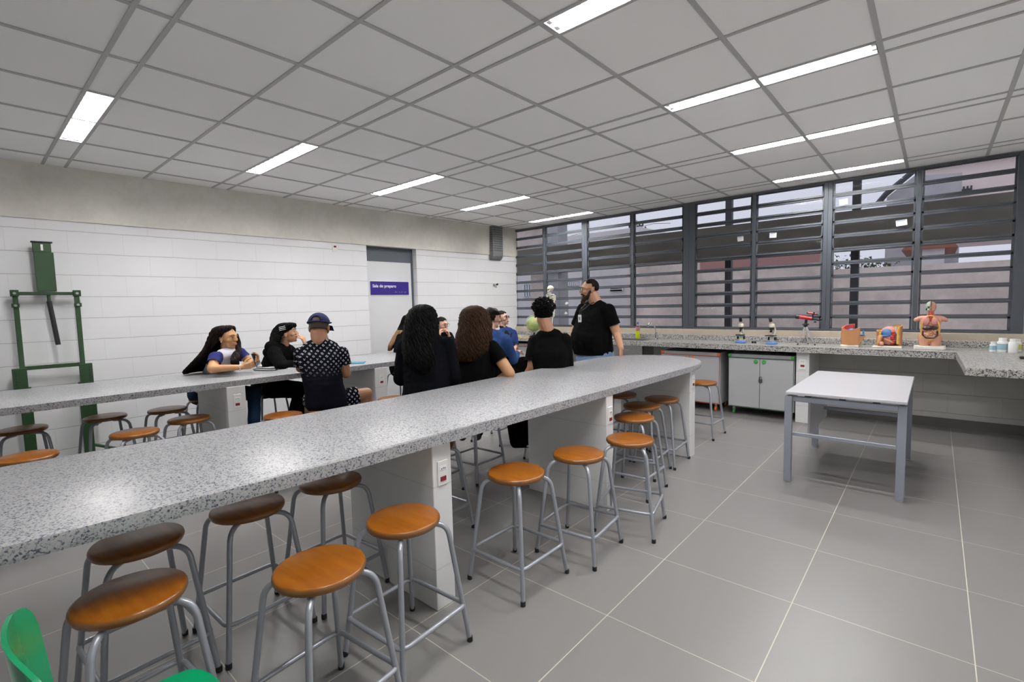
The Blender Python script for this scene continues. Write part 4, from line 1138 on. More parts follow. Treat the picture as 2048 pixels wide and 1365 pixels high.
bm = NB(); lathe(bm, [(.0, 0), (.022, 0), (.022, .006), (.012, .01), (.012, .05), (0, .05)], 14, M=Matrix.Rotation(PI / 2, 4, 'Y')); obj('valve_body', bm, M['chrome'], wt)
bm = NB(); capsule(bm, (.03, .0, 0), (.035, .055, .012), .014); ball(bm, (.035, .06, .014), .018); obj('lever', bm, M['black'], wt)
bm = NB(); tube(bm, bend([(.04, 0, 0), (.06, 0, 0), (.06, 0, -.045)], .015), .009, 10); obj('spout', bm, M['chrome'], wt)

# ------------------------------------------------------------------ green machine at the left wall
gm = thing('green_machine', 'dark green steel upright machine standing against the block wall', 'machine', (xl(.6) + .10, .575, 0), a_)
G = M['green_steel']
def part(nm, *bs, m=G, bev=.003):
    bm = NB()
    for b in bs: box(bm, *b, bev)
    return obj(nm, bm, m, gm)
zc = 1.655
part('crossbar', (-.022, .022, -.225, .225, zc - .025, zc + .005))
for s in (-1, 1):
    part('side_post', (-.016, .016, s * .205 - .018, s * .205 + .018, .95, zc - .005))
    j = part('clamp', (-.026, .030, s * .208 - .028, s * .208 + .028, zc - .035, zc + .022), (-.024, .030, s * .208 - .026, s * .208 + .026, zc - .135, zc - .098))
    bm = NB()
    for z in (zc - .008, zc - .116): lathe(bm, [(0, 0), (.012, 0), (.012, .008), (0, .008)], 6, M=Matrix.Translation((.03, s * .208, z)) @ Matrix.Rotation(PI / 2, 4, 'Y'))
    obj('bolt', bm, M['steel'], j)
    sp_ = part('bracket_plate', (-.02, .02, s * .225 - .048, s * .225 + .048, .775, .975))
    bm = NB()
    for k in range(6): box(bm, .0195, .0215, s * .25 - .006, s * .25 + .004, .80 + k * .026, .815 + k * .026)
    obj('slots', bm, M['black'], sp_)
    part('leg', (-.02, .02, s * .20 - .040, s * .20 + .040, .10, .80))
    part('lower_plate', (-.022, .01, s * .225 + .01, s * .225 + .056, .36, .64))
    bm = NB(); tube(bm, [(0, s * .22, .18), (0, s * .42, .09)], .014, 8); obj('brace', bm, G, gm)
part('lower_crossbar', (-.014, .014, -.19, .19, .955, .99))
part('foot_beam', (-.035, .035, -.62, .66, .06, .105))
for s in (-1, 1):
    part('foot_beam', (-.03, .42, s * .65 - .03, s * .65 + .03, .06, .10))
    part('foot_pad', (-.03, .03, s * .65 - .03, s * .65 + .03, 0, .061)); part('foot_pad', (.35, .41, s * .65 - .03, s * .65 + .03, 0, .061))
part('column', (-.035, .035, -.062, .070, 1.665, 2.02))
col = part('column_top', (-.025, .025, -.066, .058, 2.02, 2.105))
part('top_cap', (-.03, .03, -.075, .07, 2.105, 2.118), m=M['black'])
bm = NB(); box(bm, .0245, .0262, -.012, .004, 2.035, 2.09); obj('slot', bm, M['white'], col)
bm = NB(); tube(bm, [(.0, .012, zc - .02), (.0, .012, zc - .09)], .013, 10); obj('rod', bm, G, gm)
bm = NB(); tube(bm, [(.0, .012, zc - .08), (.02, .045, 1.17)], .019, 14); obj('grip', bm, M['black'], gm)

# ------------------------------------------------------------------ on the far bench
BZ = .8555
p = on_z(708, 727, BZ)
tb = thing('tablet_case', 'turquoise-blue cased tablet lying on the far bench', 'tablet', (p.x, p.y, BZ), math.radians(50))
M['teal'] = mat('turquoise_case', (.02, .22, .32), .4)
bm = NB(); box(bm, -.115, .115, -.07, .07, 0, .009, .003); obj('case', bm, M['teal'], tb)
bm = NB(); box(bm, -.105, .105, -.06, .06, .009, .0105, .001); obj('screen', bm, M['teal'], tb)
p = on_z(566, 735, BZ)
nb = thing('notebook', 'pale notebook lying open on the far bench between the two girls', 'notebook', (p.x, p.y, BZ), math.radians(25))
for s in (-1, 1):
    bm = NB(); box(bm, s * .005 if s > 0 else -.15, .15 if s > 0 else -.005, -.10, .10, 0, .006, .001); obj('page_block', bm, M['paper'], nb)
bm = NB(); tube(bm, [(0, -.1, .004), (0, .1, .004)], .005, 8); obj('spine', bm, M['steel_dark'], nb)
q = [on_z(x, y, BZ + .01) for x, y in ((506, 739), (520, 737), (545, 738), (556, 736), (561, 733), (567, 737), (574, 732), (582, 733), (590, 735))]
bm = NB(); tube(bm, bend(q, .05, 4), .0045, 8)
q2 = [on_z(x, y, BZ + .006) for x, y in ((508, 741), (530, 742), (552, 741), (558, 738))]
tube(bm, bend(q2, .05, 4), .0045, 8)
tag(obj('phone_cable', bm, M['black'], smooth=60), 'black cable lying across the notebook on the far bench', 'cable')
# ------------------------------------------------------------------ people
M['skin1'] = mat('light_brown_skin', (.50, .27, .16), .5); M['skin2'] = mat('fair_skin', (.60, .35, .25), .5); M['skin3'] = mat('brown_skin', (.33, .16, .085), .5); M['skin4'] = mat('warm_tan_skin', (.52, .28, .13), .5)
for k in ('skin1', 'skin2', 'skin3', 'skin4'):
    b_ = M[k].node_tree.nodes['Principled BSDF']; b_.inputs['Subsurface Weight'].default_value = .08; b_.inputs['Subsurface Radius'].default_value = (.01, .004, .002)
M['hair_black'] = mat('black_hair', (.0022, .002, .002), .55, spec=.10); M['hair_dark'] = mat('dark_brown_hair', (.007, .0035, .0025), .55, spec=.12); M['hair_brown'] = mat('curly_brown_hair', (.036, .0165, .008), .55, spec=.12); M['hair_tip'] = mat('blond_tipped_hair', (.22, .12, .045), .45)
M['eye_white'] = mat('eye_white', (.75, .73, .70), .2); M['iris'] = mat('dark_iris', (.012, .007, .005), .15); M['lips'] = mat('lips', (.42, .13, .11), .4)
M['glasses'] = mat('thin_dark_glasses_frame', (.03, .025, .03), .3, metal=.3)
def cloth(name, col, rough=.85):
    m = mat(name, col, rough, spec=.05); t = NT(m); v = t.coord('Object'); n = t.noise(v, 7, 4, .6); t.bump(n, .35, .03)
    return m
M['black_cloth'] = cloth('black_cotton', (.0028, .0028, .003)); M['navy_cloth'] = cloth('black_navy_knit', (.003, .0034, .005)); M['black_pants'] = cloth('black_trousers', (.0026, .0026, .003)); M['jeans'] = cloth('dark_blue_jeans', (.018, .040, .085)); M['jeans_light'] = cloth('light_blue_jeans', (.20, .30, .47))
M['navy_sleeve'] = cloth('navy_sleeve', (.025, .03, .12)); M['white_shirt'] = cloth('white_shirt_front', (.58, .56, .62)); M['blue_shirt'] = cloth('blue_shirt', (.022, .045, .15)); M['navy_cap'] = cloth('navy_cap_cotton', (.030, .036, .085)); M['shoe'] = mat('dark_shoe', (.03, .03, .035), .6)
M['denim'] = cloth('blue_denim', (.030, .075, .22))
t = NT(M['denim']); n = t.noise(t.coord('Object'), 60, 4, .7); k = t.noise(t.coord('Object'), 5, 3)
t.color(t.mix(t.math('MULTIPLY', t.math('ADD', n, k), .5), (.018, .045, .14), (.055, .12, .32)))
def monogram():
    m = cloth('navy_monogram_print_cotton', (.012, .013, .022)); t = NT(m); x, y, z = t.xyz(t.coord('Object'))
    ang_ = t.math('ADD', x, t.math('MULTIPLY', y, .45))
    P_ = .046
    u = t.math('DIVIDE', t.math('ADD', ang_, z), P_); v = t.math('DIVIDE', t.math('SUBTRACT', ang_, z), P_)
    iu, iv = t.math('FLOOR', u), t.math('FLOOR', v)
    a = t.math('SUBTRACT', t.math('SUBTRACT', u, iu), .5); b = t.math('SUBTRACT', t.math('SUBTRACT', v, iv), .5)
    # back to upright axes inside each cell
    cx = t.math('MULTIPLY', t.math('ADD', a, b), .7071); cy = t.math('MULTIPLY', t.math('SUBTRACT', a, b), .7071)
    ax, ay = t.math('ABSOLUTE', cx), t.math('ABSOLUTE', cy)
    r = t.math('SQRT', t.math('ADD', t.math('MULTIPLY', cx, cx), t.math('MULTIPLY', cy, cy)))
    # four-pointed flower, rounded four-petal in a ring, and diamond
    star = t.math('LESS_THAN', t.math('MULTIPLY', t.math('ADD', t.math('MULTIPLY', ax, ay), .004), t.math('ADD', r, .7)), .0115)
    star = t.math('MULTIPLY', star, t.math('LESS_THAN', r, .30))
    d1 = t.math('ADD', ax, ay); ring = t.math('MULTIPLY', t.math('LESS_THAN', d1, .33), t.math('GREATER_THAN', d1, .17))
    circ = t.math('MULTIPLY', t.math('LESS_THAN', r, .29), t.math('GREATER_THAN', r, .20)); dot = t.math('LESS_THAN', t.math('ADD', ax, ay), .14); circ = t.math('MAXIMUM', circ, dot)
    # two overlapped strokes like letters
    bar = t.math('MULTIPLY', t.math('LESS_THAN', t.math('ABSOLUTE', t.math('ADD', cx, t.math('MULTIPLY', cy, -.35) if False else .06)), .05), t.math('LESS_THAN', ay, .25))
    foot = t.math('MULTIPLY', t.math('LESS_THAN', t.math('ABSOLUTE', t.math('ADD', cy, .2)), .05), t.math('LESS_THAN', t.math('ABSOLUTE', t.math('ADD', cx, -.02)), .12))
    vee = t.math('MULTIPLY', t.math('LESS_THAN', t.math('ABSOLUTE', t.math('SUBTRACT', t.math('ABSOLUTE', t.math('ADD', cx, -.04)), t.math('MULTIPLY', t.math('ADD', cy, .25), .42))), .045), t.math('LESS_THAN', ay, .25))
    lv = t.math('MAXIMUM', bar, t.math('MAXIMUM', foot, vee))
    ev = t.math('MODULO', t.math('ADD', iu, 1000), 2.0); od = t.math('MODULO', t.math('ADD', iv, 1000), 2.0)
    q4 = t.math('MODULO', t.math('ADD', t.math('ADD', iu, iv), 1000), 4.0)
    s1 = t.math('ADD', t.math('MULTIPLY', star, ev), t.math('MULTIPLY', t.math('SUBTRACT', 1.0, ev), t.math('ADD', t.math('MULTIPLY', ring, od), t.math('MULTIPLY', t.math('SUBTRACT', 1.0, od), t.math('ADD', t.math('MULTIPLY', circ, t.math('GREATER_THAN', q4, 1.0)), t.math('MULTIPLY', lv, t.math('LESS_THAN', q4, 1.5)))))))
    fade = t.n('ShaderNodeMapRange'); t.l(z, fade.inputs['Value']); fade.inputs['From Min'].default_value = .86; fade.inputs['From Max'].default_value = .98
    t.color(t.mix(t.math('MULTIPLY', s1, t.math('MULTIPLY', fade.outputs[0], .9)), (.0045, .005, .009), (.50, .51, .55)))
    return m
M['monogram'] = monogram()
def monogram_shorts():
    m = M['monogram'].copy(); m.name = 'navy_monogram_print_shorts'
    for nd in m.node_tree.nodes:
        if nd.type == 'MAP_RANGE': nd.inputs['From Min'].default_value = .05; nd.inputs['From Max'].default_value = .1
    return m
M['monogram_shorts'] = monogram_shorts()

V = Vector
def levels_fill(bm, levels, lat, infl=0.0, n=4):
    # levels: (centre, half width, half depth); rounded slabs along the lateral axis
    L = []
    for i in range(len(levels) - 1):
        (c0, a0, r0), (c1, a1, r1) = levels[i], levels[i + 1]
        for k in range(n):
            s = k / n; L.append((c0.lerp(c1, s), a0 + (a1 - a0) * s, r0 + (r1 - r0) * s))
    L.append(levels[-1])
    for c, a, r in L:
        r2, a2 = r + infl, a + infl
        h = max(a2 - r2, .005)
        capsule(bm, c - lat * h, c + lat * h, r2, seg=16)
def add_hand(bm, wr, d, n, thumb, curl=.5, s=1.0):
    # d: towards the knuckles; n: the way the palm faces; thumb: +1 / -1 side along d x n
    d = V(d).normalized(); n = V(n); n = (n - d * n.dot(d)).normalized(); sd = d.cross(n) * thumb
    wr = V(wr)
    kn = []
    for i, off in enumerate((.030, .010, -.010, -.028)):
        k = wr + d * (.082 - (.004 if i in (0, 3) else 0) - (.008 if i == 3 else 0)) * s + sd * off * s
        capsule(bm, wr + d * .012 * s + sd * off * .55 * s, k, .0135 * s, .0105 * s, seg=8); kn.append(k)
    for i, k in enumerate(kn):
        Ls = [(.040, .025, .020), (.044, .028, .021), (.041, .026, .020), (.032, .020, .018)][i]
        a = 0.12 + .06 * i; p = k; fan = (.10, .03, -.03, -.10)[i]
        for j, L in enumerate(Ls):
            a += curl * (.55, .75, .5)[j]
            q = p + (d * math.cos(a) + n * math.sin(a) + sd * fan).normalized() * L * s
            capsule(bm, p, q, (.0092 - .0008 * j) * s, (.0086 - .0008 * j) * s, seg=8); p = q
    p = wr + d * .02 * s + sd * .022 * s + n * .006 * s
    q = p + (d * .55 + sd * .65 + n * .35).normalized() * .042 * s; r = q + (d * .85 + sd * .15 + n * .45).normalized() * .032 * s; e = r + (d * .85 - sd * .1 + n * .55).normalized() * .025 * s
    capsule(bm, p, q, .014 * s, .0105 * s, seg=8); capsule(bm, q, r, .0105 * s, .0095 * s, seg=8); capsule(bm, r, e, .0095 * s, .0082 * s, seg=8)
def head_axes(yaw, pitch=0.0, roll=0.0):
    # yaw: heading in degrees counter-clockwise from +X; returns right, forward, up
    y, p, r = math.radians(yaw), math.radians(pitch), math.radians(roll)
    f = V((math.cos(y) * math.cos(p), math.sin(y) * math.cos(p), math.sin(p)))
    rt = V((math.sin(y), -math.cos(y), 0)); u = rt.cross(f)
    return (rt * math.cos(r) + u * math.sin(r), f, u * math.cos(r) - rt * math.sin(r))
class Head:
    def __init__(s, c, ax, k=1.0, fem=True):
        s.c = V(c); s.r, s.f, s.u = ax; s.k = k; s.fem = fem
        s.R = Matrix((s.r, s.f, s.u)).transposed()
    def p(s, x, y, z): return s.c + (s.r * x + s.f * y + s.u * z) * s.k
    def ball(s, bm, x, y, z, a, b, c, su=14, sv=10): ball(bm, s.p(x, y, z), (a * s.k, b * s.k, c * s.k), s.R, su, sv)
    def cap(s, bm, a, b, ra, rb=None): capsule(bm, s.p(*a), s.p(*b), ra * s.k, (ra if rb is None else rb) * s.k, seg=8)
    def skin(s, bm):
        s.ball(bm, 0, -.014, .030, .073, .090, .082, 20, 14)          # skull
        s.ball(bm, 0, .024, .010, .064, .066, .072, 18, 12)           # face
        w = .046 if s.fem else .054
        s.ball(bm, 0, .026, -.055, w, .056, .050, 16, 12)             # jaw
        s.ball(bm, 0, .066, -.090, .018, .017, .015)                  # chin
        for q in (-1, 1):
            s.ball(bm, q * .040, .056, -.018, .022, .022, .022)       # cheek
            s.cap(bm, (q * .012, .084, .030), (q * .044, .070, .030), .0085, .0075)   # brow
            s.ball(bm, q * .031, .070, .011, .015, .012, .011)        # lid
            s.ball(bm, q * .0115, .094, -.024, .0085, .010, .007)     # nostril
            s.ball(bm, q * .075, -.012, -.002, .009, .019, .031, 10, 8)   # ear
            s.ball(bm, q * .072, -.004, -.026, .008, .010, .010, 8, 6)
        s.cap(bm, (0, .083, .022), (0, .104, -.018), .0075, .0105)    # nose
        s.cap(bm, (-.014, .082, -.050), (.014, .082, -.050), .0085)   # upper lip
        s.cap(bm, (-.010, .082, -.062), (.010, .082, -.062), .0085)   # lower lip
    def neck(s, bm, base, r=.050): capsule(bm, s.p(0, -.022, -.05), base, r * s.k * .95, r * 1.08, seg=14)
    def face(s, parent, inv, closed=False, brow='hair_black', iris='iris'):
        bm = NB()
        if not closed:
            for q in (-1, 1): s.ball(bm, q * .031, .0725, .009, .0135, .0115, .0072, 12, 8)
            o = s.put('eyes', bm, M['eye_white'], parent, inv)
            bm = NB()
            for q in (-1, 1): s.ball(bm, q * .031 + .001, .0822, .009, .0060, .0030, .0062, 10, 6)
            s.put('irises', bm, M[iris], o, inv)
        bm = NB()
        for q in (-1, 1):
            pts = [(q * .013, .0925, .030), (q * .028, .0885, .036), (q * .046, .0735, .030)]
            for a, b in zip(pts, pts[1:]): s.cap(bm, a, b, .0027, .0022)
            if closed:
                s.cap(bm, (q * .021, .083, .006), (q * .042, .076, .007), .0022)
            else:
                s.cap(bm, (q * .020, .0835, .0155), (q * .044, .0755, .014), .0024)
        s.put('eyebrows', bm, M[brow], parent, inv)
        bm = NB(); s.cap(bm, (-.017, .0865, -.0535), (.017, .0865, -.0535), .0052); s.cap(bm, (-.013, .0868, -.0615), (.013, .0868, -.0615), .0055); s.put('lips', bm, M['lips'], parent, inv)
    def put(s, name, bm, m, parent, inv, smooth=180):
        for v in bm.verts: v.co = inv @ v.co
        return obj(name, bm, m, parent, smooth=smooth)
    def glasses(s, parent, inv, r=.024):
        bm = NB()
        for q in (-1, 1):
            pts = [s.p(q * .033 + r * math.cos(a), .098 - abs(r * math.cos(a)) * .1, .006 + r * .85 * math.sin(a)) for a in [k * 2 * PI / 20 for k in range(20)]]
            tube(bm, pts, .0016, 6, closed=True)
            tube(bm, [s.p(q * .057, .094, .012), s.p(q * .079, .05, .012), s.p(q * .082, -.01, .008)], .0015, 6)
        tube(bm, [s.p(-.010, .099, .010), s.p(0, .103, .013), s.p(.010, .099, .010)], .0015, 6)
        o = s.put('glasses', bm, M['glasses'], parent, inv)
        bm = NB()
        for q in (-1, 1):
            vs = [bm.verts.new(s.p(q * .033 + r * math.cos(a), .0975 - abs(r * math.cos(a)) * .1, .006 + r * .85 * math.sin(a))) for a in [k * 2 * PI / 16 for k in range(16)]]
            bm.faces.new(vs)
        s.put('lenses', bm, M['lens'], o, inv)
    def shell(s, bm, grow, keep, th=.006, cy=-.014, cz=.030, dims=(.073, .090, .082), su=40, sv=28, jit=0.0):
        # a piece of a shell round the skull; keep(x, y, z) on the unit sphere
        t = bmesh.new(); bmesh.ops.create_uvsphere(t, u_segments=su, v_segments=sv, radius=1.0)
        kill = [f for f in t.faces if not keep(*f.calc_center_median())]
        bmesh.ops.delete(t, geom=kill, context='FACES')
        for v in t.verts:
            q = v.co.copy(); g = grow + (noise.noise(q * 6.0) * jit if jit else 0)
            v.co = s.p(q.x * (dims[0] + g), cy + q.y * (dims[1] + g), cz + q.z * (dims[2] + g))
        bmesh.ops.recalc_face_normals(t, faces=t.faces)
        bmesh.ops.solidify(t, geom=list(t.faces), thickness=th)
        me = bpy.data.meshes.new('t'); t.to_mesh(me); t.free(); bm.from_mesh(me); bpy.data.meshes.remove(me)
def cut_mesh(me, cuts):
    bm = bmesh.new(); bm.from_mesh(me)
    for ct_ in cuts:
        p, n, rad = ct_[:3]; ad = ct_[3] if len(ct_) > 3 else .112
        p = V(p); n = V(n).normalized()
        if rad > .2: ad = rad
        vs = [v for v in bm.verts if (v.co - p).length < rad and ((v.co - p) - n * (v.co - p).dot(n)).length < ad]; S_ = set(vs)
        fs = [f for f in bm.faces if all(v in S_ for v in f.verts)]
        es = list({e for f in fs for e in f.edges}); vv = list({v for f in fs for v in f.verts})
        bmesh.ops.bisect_plane(bm, geom=vv + es + fs, plane_co=p, plane_no=n, clear_outer=True, dist=1e-5)
    bm.to_mesh(me); bm.free()
def interp(seq, s):
    # Catmull-Rom over a list of equal-length tuples
    n = len(seq) - 1; x = min(max(s, 0), 1) * n; i = min(int(x), n - 1); t = x - i
    p0, p1, p2, p3 = seq[max(i - 1, 0)], seq[i], seq[i + 1], seq[min(i + 2, n)]
    return [.5 * ((2 * b) + (-a + c) * t + (2 * a - 5 * b + 4 * c - d) * t * t + (-a + 3 * b - 3 * c + d) * t ** 3) for a, b, c, d in zip(p0, p1, p2, p3)]
def hair_loft(bm, secs, face_yaw, strands=260, amp=.010, freq=5.0, rad=.0045, jitter=.012, seed=1, inner=.55, body=True, seg=26, curl=False, tip=(.75, 1.0), smin=0.0, mass=.95, out=(.86, 1.03)):
    # secs: (x, y, z, rx, ry, open) with world centre, radii across and along face_yaw, half opening (degrees) towards the face
    rnd = random.Random(seed); fy = math.radians(face_yaw); F = V((math.cos(fy), math.sin(fy), 0)); Rr = V((math.sin(fy), -math.cos(fy), 0))
    def pt(s, t, k=1.0):
        x, y, z, rx, ry, op = interp(secs, s)
        op = max(op, 0); a = math.radians(op) + t * (2 * PI - 2 * math.radians(op))     # measured from the face
        return V((x, y, z)) + (F * math.cos(a) * ry + Rr * math.sin(a) * rx) * k, (F * math.cos(a) + Rr * math.sin(a))
    if body:
        rows = []
        ns = 4 * len(secs)
        for i in range(ns + 1):
            s = i / ns; ring = []
            for k in range(seg + 1):
                p, o = pt(s, k / seg, mass); nn = noise.noise(p * 14 + V((seed, 0, 0))) * jitter
                ring.append(bm.verts.new(p + o * nn))
            for k in range(seg, -1, -1):
                p, o = pt(s, k / seg, inner); ring.append(bm.verts.new(p))
            rows.append(ring)
        m = len(rows[0])
        for a, b in zip(rows, rows[1:]):
            for k in range(m): bm.faces.new((a[k], a[(k + 1) % m], b[(k + 1) % m], b[k]))
        bm.faces.new(rows[0][::-1]); bm.faces.new(rows[-1])
    for q in range(strands):
        t0 = rnd.random(); s0 = rnd.uniform(smin, smin + .25); s1 = rnd.uniform(*tip); ph = rnd.random() * 6.28; kk = rnd.uniform(*out); n = 22 if not curl else 44
        dr = rnd.uniform(-.03, .03); fr = freq * rnd.uniform(.8, 1.2); am = amp * rnd.uniform(.6, 1.3)
        pts, rs = [], []
        for i in range(n + 1):
            u = i / n; s = s0 + (s1 - s0) * u; p, o = pt(s, min(max(t0 + dr * u, 0), 1), kk)
            side = V((-o.y, o.x, 0)); g = min(1, u * 2.5 + .15)
            p = p + side * math.sin(ph + fr * 6.28 * u) * am * g + o * (math.cos(ph + fr * 6.28 * u) * am * g * (.9 if curl else .5))
            pts.append(p); rs.append(rad * (1 - .65 * u ** 3))
        tube(bm, pts, rs, 4)
DEBUG = {}
class Person:
    def __init__(s, name_label, D, yaw, base_px, skin, z0=0.0, sc=.95):
        s.D = D; s.sc = sc; s.skin = M[skin]
        b = at_depth(base_px[0], base_px[1], D + (base_px[2] if len(base_px) > 2 else 0)); b.z = z0
        s.root = thing('person', name_label, 'person', tuple(b), math.radians(yaw - 90))
        s.M = Matrix.Translation(b) @ Matrix.Rotation(math.radians(yaw - 90), 4, 'Z'); s.inv = s.M.inverted(); s.yaw = yaw
        s.bm = NB()
    def P(s, x, y, dz=0.0): return at_depth(x, y, s.D + dz)
    def add(s, name, bm, m, parent=None, smooth=180, xform=True):
        if xform:
            for v in bm.verts: v.co = s.inv @ v.co
        return obj(name, bm, m, parent or s.root, smooth=smooth)
    def add_blob(s, name, bm, m, voxel=.007, sm=6, cuts=(), parent=None, wr=0.0):
        me = blob_mesh(bm, voxel, sm, .5, name)
        if wr:
            nrm = [v.normal.copy() for v in me.vertices]
            for v, nv in zip(me.vertices, nrm):
                q = v.co.copy(); v.co = q + nv * (noise.noise(V((q.x * 9, q.y * 9, q.z * 5))) * wr + noise.noise(q * 24) * wr * .35)
        if cuts: cut_mesh(me, cuts)
        me.transform(s.inv)
        return obj_me(name, me, m, parent or s.root, smooth=180)
    def torso(s, sL, sR, chest, waist, pelvis, w=(.145, .125, .160), d=(.095, .088, .105), trap=.085):
        # levels from the shoulder line down, half widths chest / waist / hip
        s.lat = (V(sR) - V(sL)).normalized(); mid = (V(sL) + V(sR)) / 2
        half = (V(sR) - V(sL)).length / 2
        s.sL, s.sR = V(sL), V(sR)
        up = (mid - V(pelvis)).normalized()
        tz = up * .35 + V((0, 0, .65))
        s.lv = [(mid + tz * trap, half * .34, .050), (mid + tz * trap * .55, half * .60, .050), (mid + up * .005, half * .92, .052), (mid - up * .06, half * 1.0, d[0] * .82), (V(chest), w[0], d[0]), (V(waist), w[1], d[1]), (V(pelvis), w[2], d[2])]
        s.mid = mid; s.up = up; s.half = half
    def trap(s, nb):
        # shoulder slope up to the base of the neck
        Z = V((0, 0, 1)); nb = V(nb) - Z * .022
        s.lv[0] = (nb, s.half * .38, .052); s.lv[1] = ((s.mid + Z * .030).lerp(nb, .25), s.half * .80, .053)
        levels_fill(s.bm, s.lv, s.lat, -.012)
    def shirt(s, name, m, infl=.010, sleeves=(), cuts=(), hem=None, extra=None, wr=.006, voxel=.007, lv0=0):
        cuffs = [c_ for c_ in cuts if c_[2] <= .2]
        split = bool(sleeves and cuffs)
        bm = NB(); levels_fill(bm, s.lv[lv0:], s.lat, infl)
        for a, b, ra, rb in sleeves: capsule(bm, a, V(a).lerp(V(b), .35) if split else b, ra, rb if not split else ra)
        if extra: extra(bm)
        o = s.add_blob(name, bm, m, voxel, 6, [c_ for c_ in cuts if c_ not in cuffs] if split else cuts, wr=wr)
        if split:
            # the sleeves are cut open at the cuff and then joined to the body of the garment
            b2 = bmesh.new(); b2.from_mesh(o.data)
            for (a, b, ra, rb), c_ in [(sl, min(cuffs, key=lambda q: (V(q[0]) - V(sl[1])).length)) for sl in sleeves]:
                sb = NB(); capsule(sb, a, b, ra, rb)
                so = s.add_blob('tmp', sb, m, voxel, 4, [(c_[0], c_[1], .3, .3)] if (V(c_[0]) - V(b)).length < .02 else (), wr=wr)
                b2.from_mesh(so.data); bpy.data.objects.remove(so)
            b2.to_mesh(o.data); b2.free()
            o.data.polygons.foreach_set('use_smooth', [True] * len(o.data.polygons))
        return o
    def arm(s, sh, el, wr, r=(.046, .038, .034, .024)):
        capsule(s.bm, sh, el, r[0], r[1]); capsule(s.bm, el, wr, r[2] + .002, r[3])
        DEBUG.setdefault(s.root['label'], []).append(('arm', round((V(el) - V(sh)).length, 2), round((V(wr) - V(el)).length, 2)))
    def hand(s, wr, d, n, thumb, curl=.5, k=.95): add_hand(s.bm, wr, d, n, thumb, curl, k)
    def leg(s, hip, kn, an, r=(.078, .055, .048, .036)):
        capsule(s.bm, hip, kn, r[0], r[1]); capsule(s.bm, kn, an, r[2], r[3]); DEBUG.setdefault(s.root['label'], []).append(('leg', round((V(kn) - V(hip)).length, 2), round((V(an) - V(kn)).length, 2)))
    def finish(s, voxel=.0055): s.body = s.add_blob('body', s.bm, s.skin, voxel, 3); return s.body
    def pants(s, m, legs, infl=.014, cuts=(), name='trousers', wr=.005, hipw=.155, hipd=.105):
        bm = NB(); c = s.lv[-1][0]
        levels_fill(bm, [(c + s.up * .06, hipw * .9, hipd * .9), (c, hipw, hipd), (c - s.up * .04, hipw * .9, hipd * .9)], s.lat, infl)
        for h, k, a, r in legs:
            capsule(bm, h, k, r[0] + infl, r[1] + infl); capsule(bm, k, a, r[2] + infl, r[3] + infl)
        return s.add_blob(name, bm, m, .008, 6, cuts, wr=wr)
    def shoes(s, ankles, yaw=None):
        f = V((math.cos(math.radians(yaw or s.yaw)), math.sin(math.radians(yaw or s.yaw)), 0))
        for a in ankles:
            a = V(a); g = V((a.x, a.y, a.z)); bm = NB()
            capsule(bm, g - f * .03 + V((0, 0, -.035)), g + f * .13 + V((0, 0, -.05)), .040, .034); capsule(bm, g, g + V((0, 0, -.03)), .042)
            s.add_blob('shoe', bm, M['shoe'], .008, 3)
def drop(p, z):
    q = V(p); q.z = z; return q
LR = (.078, .056, .048, .036)

# ---- 1. boy in the cap, back to us, at the near side of the far bench
SITTERS = []
p = Person('person in a dark monogram T-shirt and navy cap, seen from behind at the far bench', 4.28, 150, (652, 800), 'skin3')
sL, sR = p.P(600, 707, .02), p.P(684, 706, .02)
p.torso(sL, sR, p.P(641, 738, .02), p.P(648, 776, -.03), p.P(654, 803, -.02), (.165, .155, .170), (.105, .105, .115), .105)
h = Head(p.P(639, 657, .085), head_axes(136, -12, 0), 1.10, False); h.skin(p.bm); h.neck(p.bm, p.P(641, 684, .03), .068); p.trap(p.P(641, 684, .03))
elL, wrL, elR, wrR = p.P(601, 737, .10), p.P(625, 730, .30), p.P(692, 748, .06), p.P(672, 735, .26)
p.arm(sL, elL, wrL, (.050, .040, .037, .026)); p.arm(sR, elR, wrR, (.050, .040, .037, .026))
p.hand(wrL, wrL - elL, (0, 0, -1), 1, .6); p.hand(wrR, wrR - elR, (0, 0, -1), -1, .6)
hR, kR, aR = p.P(672, 802, .02), p.P(733, 788, .14), drop(p.P(733, 870, .20), .09)
hL, kL, aL = p.P(636, 806, .02), p.P(620, 800, .36), drop(p.P(616, 870, .34), .09)
p.leg(hR, kR, aR, (.078, .056, .050, .036)); p.leg(hL, kL, aL, (.078, .056, .050, .036))
p.finish(); SITTERS.append((p, 'boy in the cap,'))
def slv(a, b, f): return V(a).lerp(V(b), f)
p.shirt('t_shirt', M['monogram'], .014, [(sL, slv(sL, elL, .75), .055, .058), (sR, slv(sR, elR, .55), .055, .062)], [(slv(sL, elL, .75), elL - sL, .13), (slv(sR, elR, .55), elR - sR, .13)])
bm = NB(); q = slv(hR, kR, .62)
capsule(bm, hR, kR, .098, .082); capsule(bm, hL, kL, .098, .085); c = p.lv[-1][0]; levels_fill(bm, [(c + p.up * .04, .15, .10), (c - p.up * .03, .15, .10)], p.lat, .012)
p.add_blob('shorts', bm, M['monogram_shorts'], .008, 6, [(slv(hR, kR, .72), kR - hR, .17), (slv(hL, kL, .72), kL - hL, .17)], wr=.005)
p.shoes([aR, aL])
bm = NB(); h.shell(bm, .0035, lambda x, y, z: y < .35 and z > -.55 and not (y > 0 and z < .1), .003); M['fade'] = mat('faded_short_hair', (.055, .032, .022), .7)
p.add('cropped_hair', bm, M['fade'])
bm = NB(); h.shell(bm, .014, lambda x, y, z: z > .12 and not (y < -.3 and abs(x) < .48 and z < .12 + .48 * math.sqrt(max(0, 1 - (x / .48) ** 2))), .004, su=56, sv=40)
